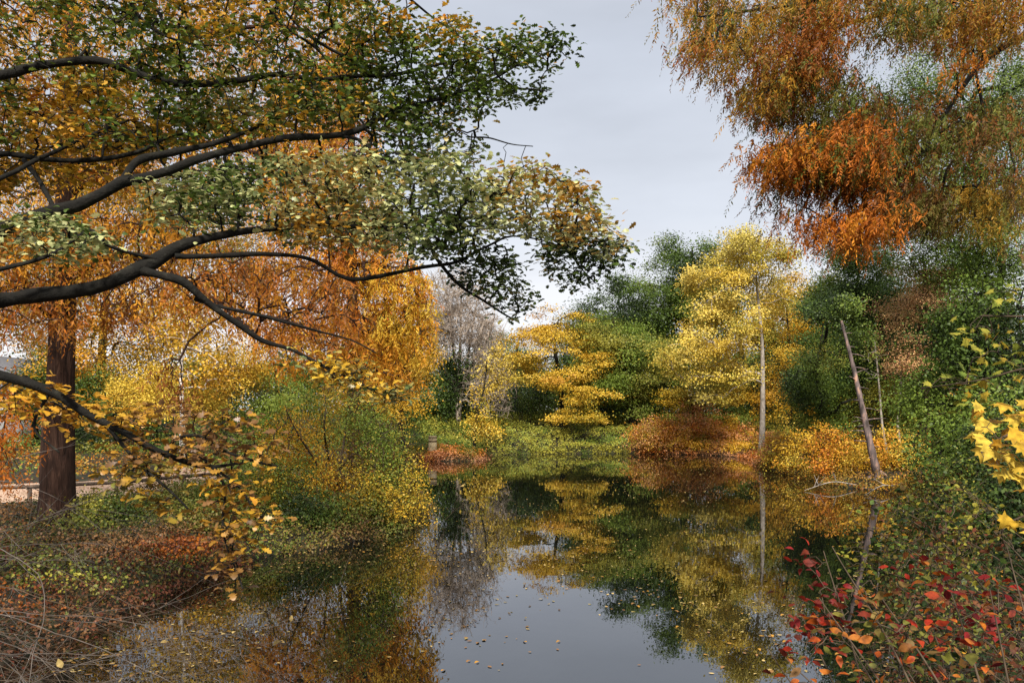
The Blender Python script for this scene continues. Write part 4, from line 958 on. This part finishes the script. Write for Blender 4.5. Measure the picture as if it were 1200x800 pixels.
att = np.vstack([pxpts([(1080, 690), (1210, 690), (1210, 830), (1000, 830), (960, 800)], 200, 4.8, 6.2)])
near_shrub('bramble', 'dark tangled bramble behind the red leaved shrub at the bottom right', (4.3, 5.6, .3), [(1100, 720, 5.4), (1160, 720, 5.4), (1040, 780, 5.2), (1190, 760, 5.2)],
           att, 8, .05, pal('rbrown dkgreen dkgreen dkgreen rbrown brown'), 'ovate', 5., spread=.1)

def maple():
    b = np.array([4.6, 3.4, H1(4.6, 3.4)])
    th = thing('maple_tree', 'young maple holding large bright yellow leaves at the right edge', 'tree', b)
    tr = bez([b-np.array([0, 0, .2]), b+[-.1, 0, 1.4], b+[-.2, .1, 3], b+[-.3, .1, 4.5]], 24)
    B = [bough([(1500, 560, 3.6, 8), (1350, 500, 3.5, 6), (1230, 500, 3.4, 4), (1180, 510, 3.3, 3), (1150, 530, 3.3, 2)]),
         bough([(1500, 620, 3.6, 8), (1300, 600, 3.5, 5), (1220, 600, 3.4, 3), (1185, 610, 3.4, 2)]),
         bough([(1520, 420, 4.4, 8), (1350, 360, 4.6, 5), (1220, 370, 4.8, 3), (1150, 370, 5, 2)]),
         bough([(1520, 440, 4.4, 8), (1350, 440, 4.6, 5), (1220, 430, 4.8, 3), (1150, 445, 5, 2), (1080, 455, 5.4, 1.5)])]
    a1 = np.array([P(x, y, 3.3+rng.uniform(-.15, .2)) for x, y in [(1150, 500), (1165, 490), (1185, 478), (1200, 492), (1160, 512), (1178, 508), (1195, 512), (1170, 528), (1190, 530), (1210, 520), (1158, 545), (1176, 552), (1200, 545), (1215, 480), (1215, 545), (1205, 600), (1195, 612), (1215, 625), (1190, 500), (1180, 518)]])
    n = len(a1)*4; ps = np.repeat(a1, 4, 0)+rng.normal(0, .032, (n, 3))
    dr = np.column_stack([rng.uniform(-1, 1, n), rng.uniform(-1, .2, n), rng.uniform(-.7, .1, n)])
    c = mixpal(pal('dgold gold yellow yellow'), rng.random(n))*rng.uniform(.85, 1.1, n)[:, None]
    leaves('leaves', ps, dr, rng.normal(size=(n, 3))*.3+[0, -.55, .9], rng.uniform(.055, .082, n), 'maple', c, M['leaf_near'], th, b)
    a2 = np.vstack([pxpts([(1140, 340), (1210, 330), (1210, 460), (1160, 460), (1130, 400)], 30, 4.6, 5.4), pxpts([(1060, 430), (1200, 440), (1200, 470), (1070, 470)], 16, 5, 5.6)])
    tubes('trunk', [(tr, np.linspace(.05, .02, len(tr)), 8)]+[(p, r, 6) for p, r in B]+grow(B[:2], a1, .0016, .4)+grow(B[2:], a2, .0016, .4), M['twig_brown'], th, b)
    n = len(a2)*3; ps = np.repeat(a2, 3, 0)+rng.normal(0, .06, (n, 3))
    c = mixpal(pal('green midgreen yolive yolive gold'), rng.random(n))
    leaves('leaves', ps, rng.normal(size=(n, 3))+[0, -.3, -.4], rng.normal(size=(n, 3))*.4+[0, -.4, .9], rng.uniform(.035, .065, n), 'maple', c, M['leaf_near'], th, b)
maple()

# ------------------------------------------------------------------ leaves floating on the pond
def floating():
    n = 11000
    D = 9+ (55-9)*rng.random(n)**1.1; px = rng.uniform(60, 1150, n); x = (px-600)/F*D
    dens = np.array([mnoise.noise(Vector((a*.35, b_*.2, 4.))) for a, b_ in zip(x, D)])
    ok = (sdist(x, D) < -.1) & (rng.random(n) < np.clip(.32+2.2*dens+np.where((px > 700), .15, 0), .08, 1))
    x, D = x[ok], D[ok]; s = rng.uniform(.03, .08, len(x))
    big = np.argsort(-(s/D**1.6))[:300]; rest = np.setdiff1d(np.arange(len(x)), big)
    pl_ = pal('brown dgold brown tan tan olive')
    pos = np.column_stack([x, D, np.full(len(x), .006)])
    dr = rng.normal(size=(len(x), 3))*[1, 1, .04]
    o = leaves('floating_leaves', pos[rest], dr[rest], np.tile([0, 0, 1.], (len(rest), 1))+rng.normal(0, .1, (len(rest), 3)), s[rest], 'quad', mixpal(pl_, rng.random(len(rest))), M['litter'])
    tag(o, kind='stuff')
    protos = []
    for k in range(8):
        o = leaves('fallen_leaf', np.zeros((1, 3)), np.array([[1., 0, .02]]), np.array([[0, 0.05, 1.]]), .1, 'oak' if k % 2 else 'ovate', mixpal(pl_, np.array([k/8.])), M['litter'])
        protos.append(o)
    for j, i in enumerate(big):
        o = protos[j] if j < 8 else protos[j % 8].copy()
        if j >= 8: COL.objects.link(o)
        o.location = (x[i], D[i], .008); o.rotation_euler = (0, 0, rng.uniform(0, 6.28)); sc_ = s[i]/.1; o.scale = (sc_, sc_, sc_)
        tag(o, 'small tan fallen leaf floating flat on the dark pond', 'leaf', 'fallen leaves floating on the pond')
floating()

# ------------------------------------------------------------------ camera, sky, sun
scn = bpy.context.scene
cam = bpy.data.cameras.new('camera'); co = bpy.data.objects.new('camera', cam); link(co)
co.location = (0, 0, CH); co.rotation_euler = (math.radians(90), 0, 0)
cam.lens = 28; cam.sensor_width = 36; cam.shift_y = 80/1200; cam.clip_end = 3000; cam.clip_start = .05
scn.camera = co

SUN_EL, SUN_AZ = 47, 178      # azimuth clockwise from +Y (view direction): behind the camera
el, az = math.radians(SUN_EL), math.radians(SUN_AZ)
sun = bpy.data.lights.new('sun', 'SUN'); sun.energy = 4.6; sun.angle = math.radians(7); sun.color = (1, .95, .87)
so = bpy.data.objects.new('sun', sun); link(so)
v = Vector((math.sin(az)*math.cos(el), math.cos(az)*math.cos(el), math.sin(el)))
so.rotation_euler = v.to_track_quat('Z', 'Y').to_euler()
wd = bpy.data.worlds.new('World'); scn.world = wd; wd.use_nodes = True
nt = wd.node_tree; nt.nodes.clear()
out = nt.nodes.new('ShaderNodeOutputWorld'); bg = nt.nodes.new('ShaderNodeBackground')
sky = nt.nodes.new('ShaderNodeTexSky'); sky.sky_type = 'NISHITA'; sky.sun_disc = False
sky.sun_elevation = el; sky.sun_rotation = az; sky.air_density = 1.0; sky.dust_density = 3.0
tc = nt.nodes.new('ShaderNodeTexCoord')
sep = nt.nodes.new('ShaderNodeSeparateXYZ'); nt.links.new(tc.outputs['Generated'], sep.inputs[0])
# overcast deck: grey blue cloud that brightens towards the zenith, soft structure, pale break at the horizon
cr = nt.nodes.new('ShaderNodeValToRGB')
st = [(0., (8.2, 8.1, 8.2)), (.13, (7.2, 7.2, 7.45)), (.23, (5.2, 5.45, 5.95)), (.42, (4.5, 4.8, 5.4)), (.7, (5.4, 5.6, 6.1)), (1., (6.2, 6.4, 6.7))]
while len(cr.color_ramp.elements) < len(st): cr.color_ramp.elements.new(.5)
for e, (p_, c_) in zip(cr.color_ramp.elements, st): e.position = p_; e.color = (*c_, 1)
nt.links.new(sep.outputs['Z'], cr.inputs['Fac'])
mp = nt.nodes.new('ShaderNodeMapping'); mp.inputs['Scale'].default_value = (1, 1, 3.2); nt.links.new(tc.outputs['Generated'], mp.inputs['Vector'])
nzn = N(nt, 'ShaderNodeTexNoise', Scale=2.2, Detail=5.0); nt.links.new(mp.outputs[0], nzn.inputs['Vector'])
mr = nt.nodes.new('ShaderNodeMapRange'); mr.inputs['From Min'].default_value = .3; mr.inputs['From Max'].default_value = .7; mr.inputs['To Min'].default_value = .86; mr.inputs['To Max'].default_value = 1.16
nt.links.new(nzn.outputs['Fac'], mr.inputs['Value'])
sc_ = nt.nodes.new('ShaderNodeVectorMath'); sc_.operation = 'SCALE'; nt.links.new(cr.outputs[0], sc_.inputs[0]); nt.links.new(mr.outputs[0], sc_.inputs['Scale'])
mx = nt.nodes.new('ShaderNodeMixRGB'); mx.inputs[0].default_value = .88
nt.links.new(sky.outputs[0], mx.inputs[1]); nt.links.new(sc_.outputs[0], mx.inputs[2])
bg.inputs['Strength'].default_value = .09
nt.links.new(mx.outputs[0], bg.inputs['Color']); nt.links.new(bg.outputs[0], out.inputs['Surface'])

vs = scn.view_settings; vs.view_transform = 'Standard'; vs.look = 'None'; vs.gamma = 1; vs.exposure = 0.66; vs.use_curve_mapping = False
scn.render.engine = 'CYCLES'; cy = scn.cycles
cy.use_denoising = True; cy.max_bounces = 4; cy.diffuse_bounces = 2; cy.glossy_bounces = 2; cy.transmission_bounces = 3; cy.transparent_max_bounces = 4
cy.sample_clamp_indirect = 6; cy.caustics_reflective = False; cy.caustics_refractive = False
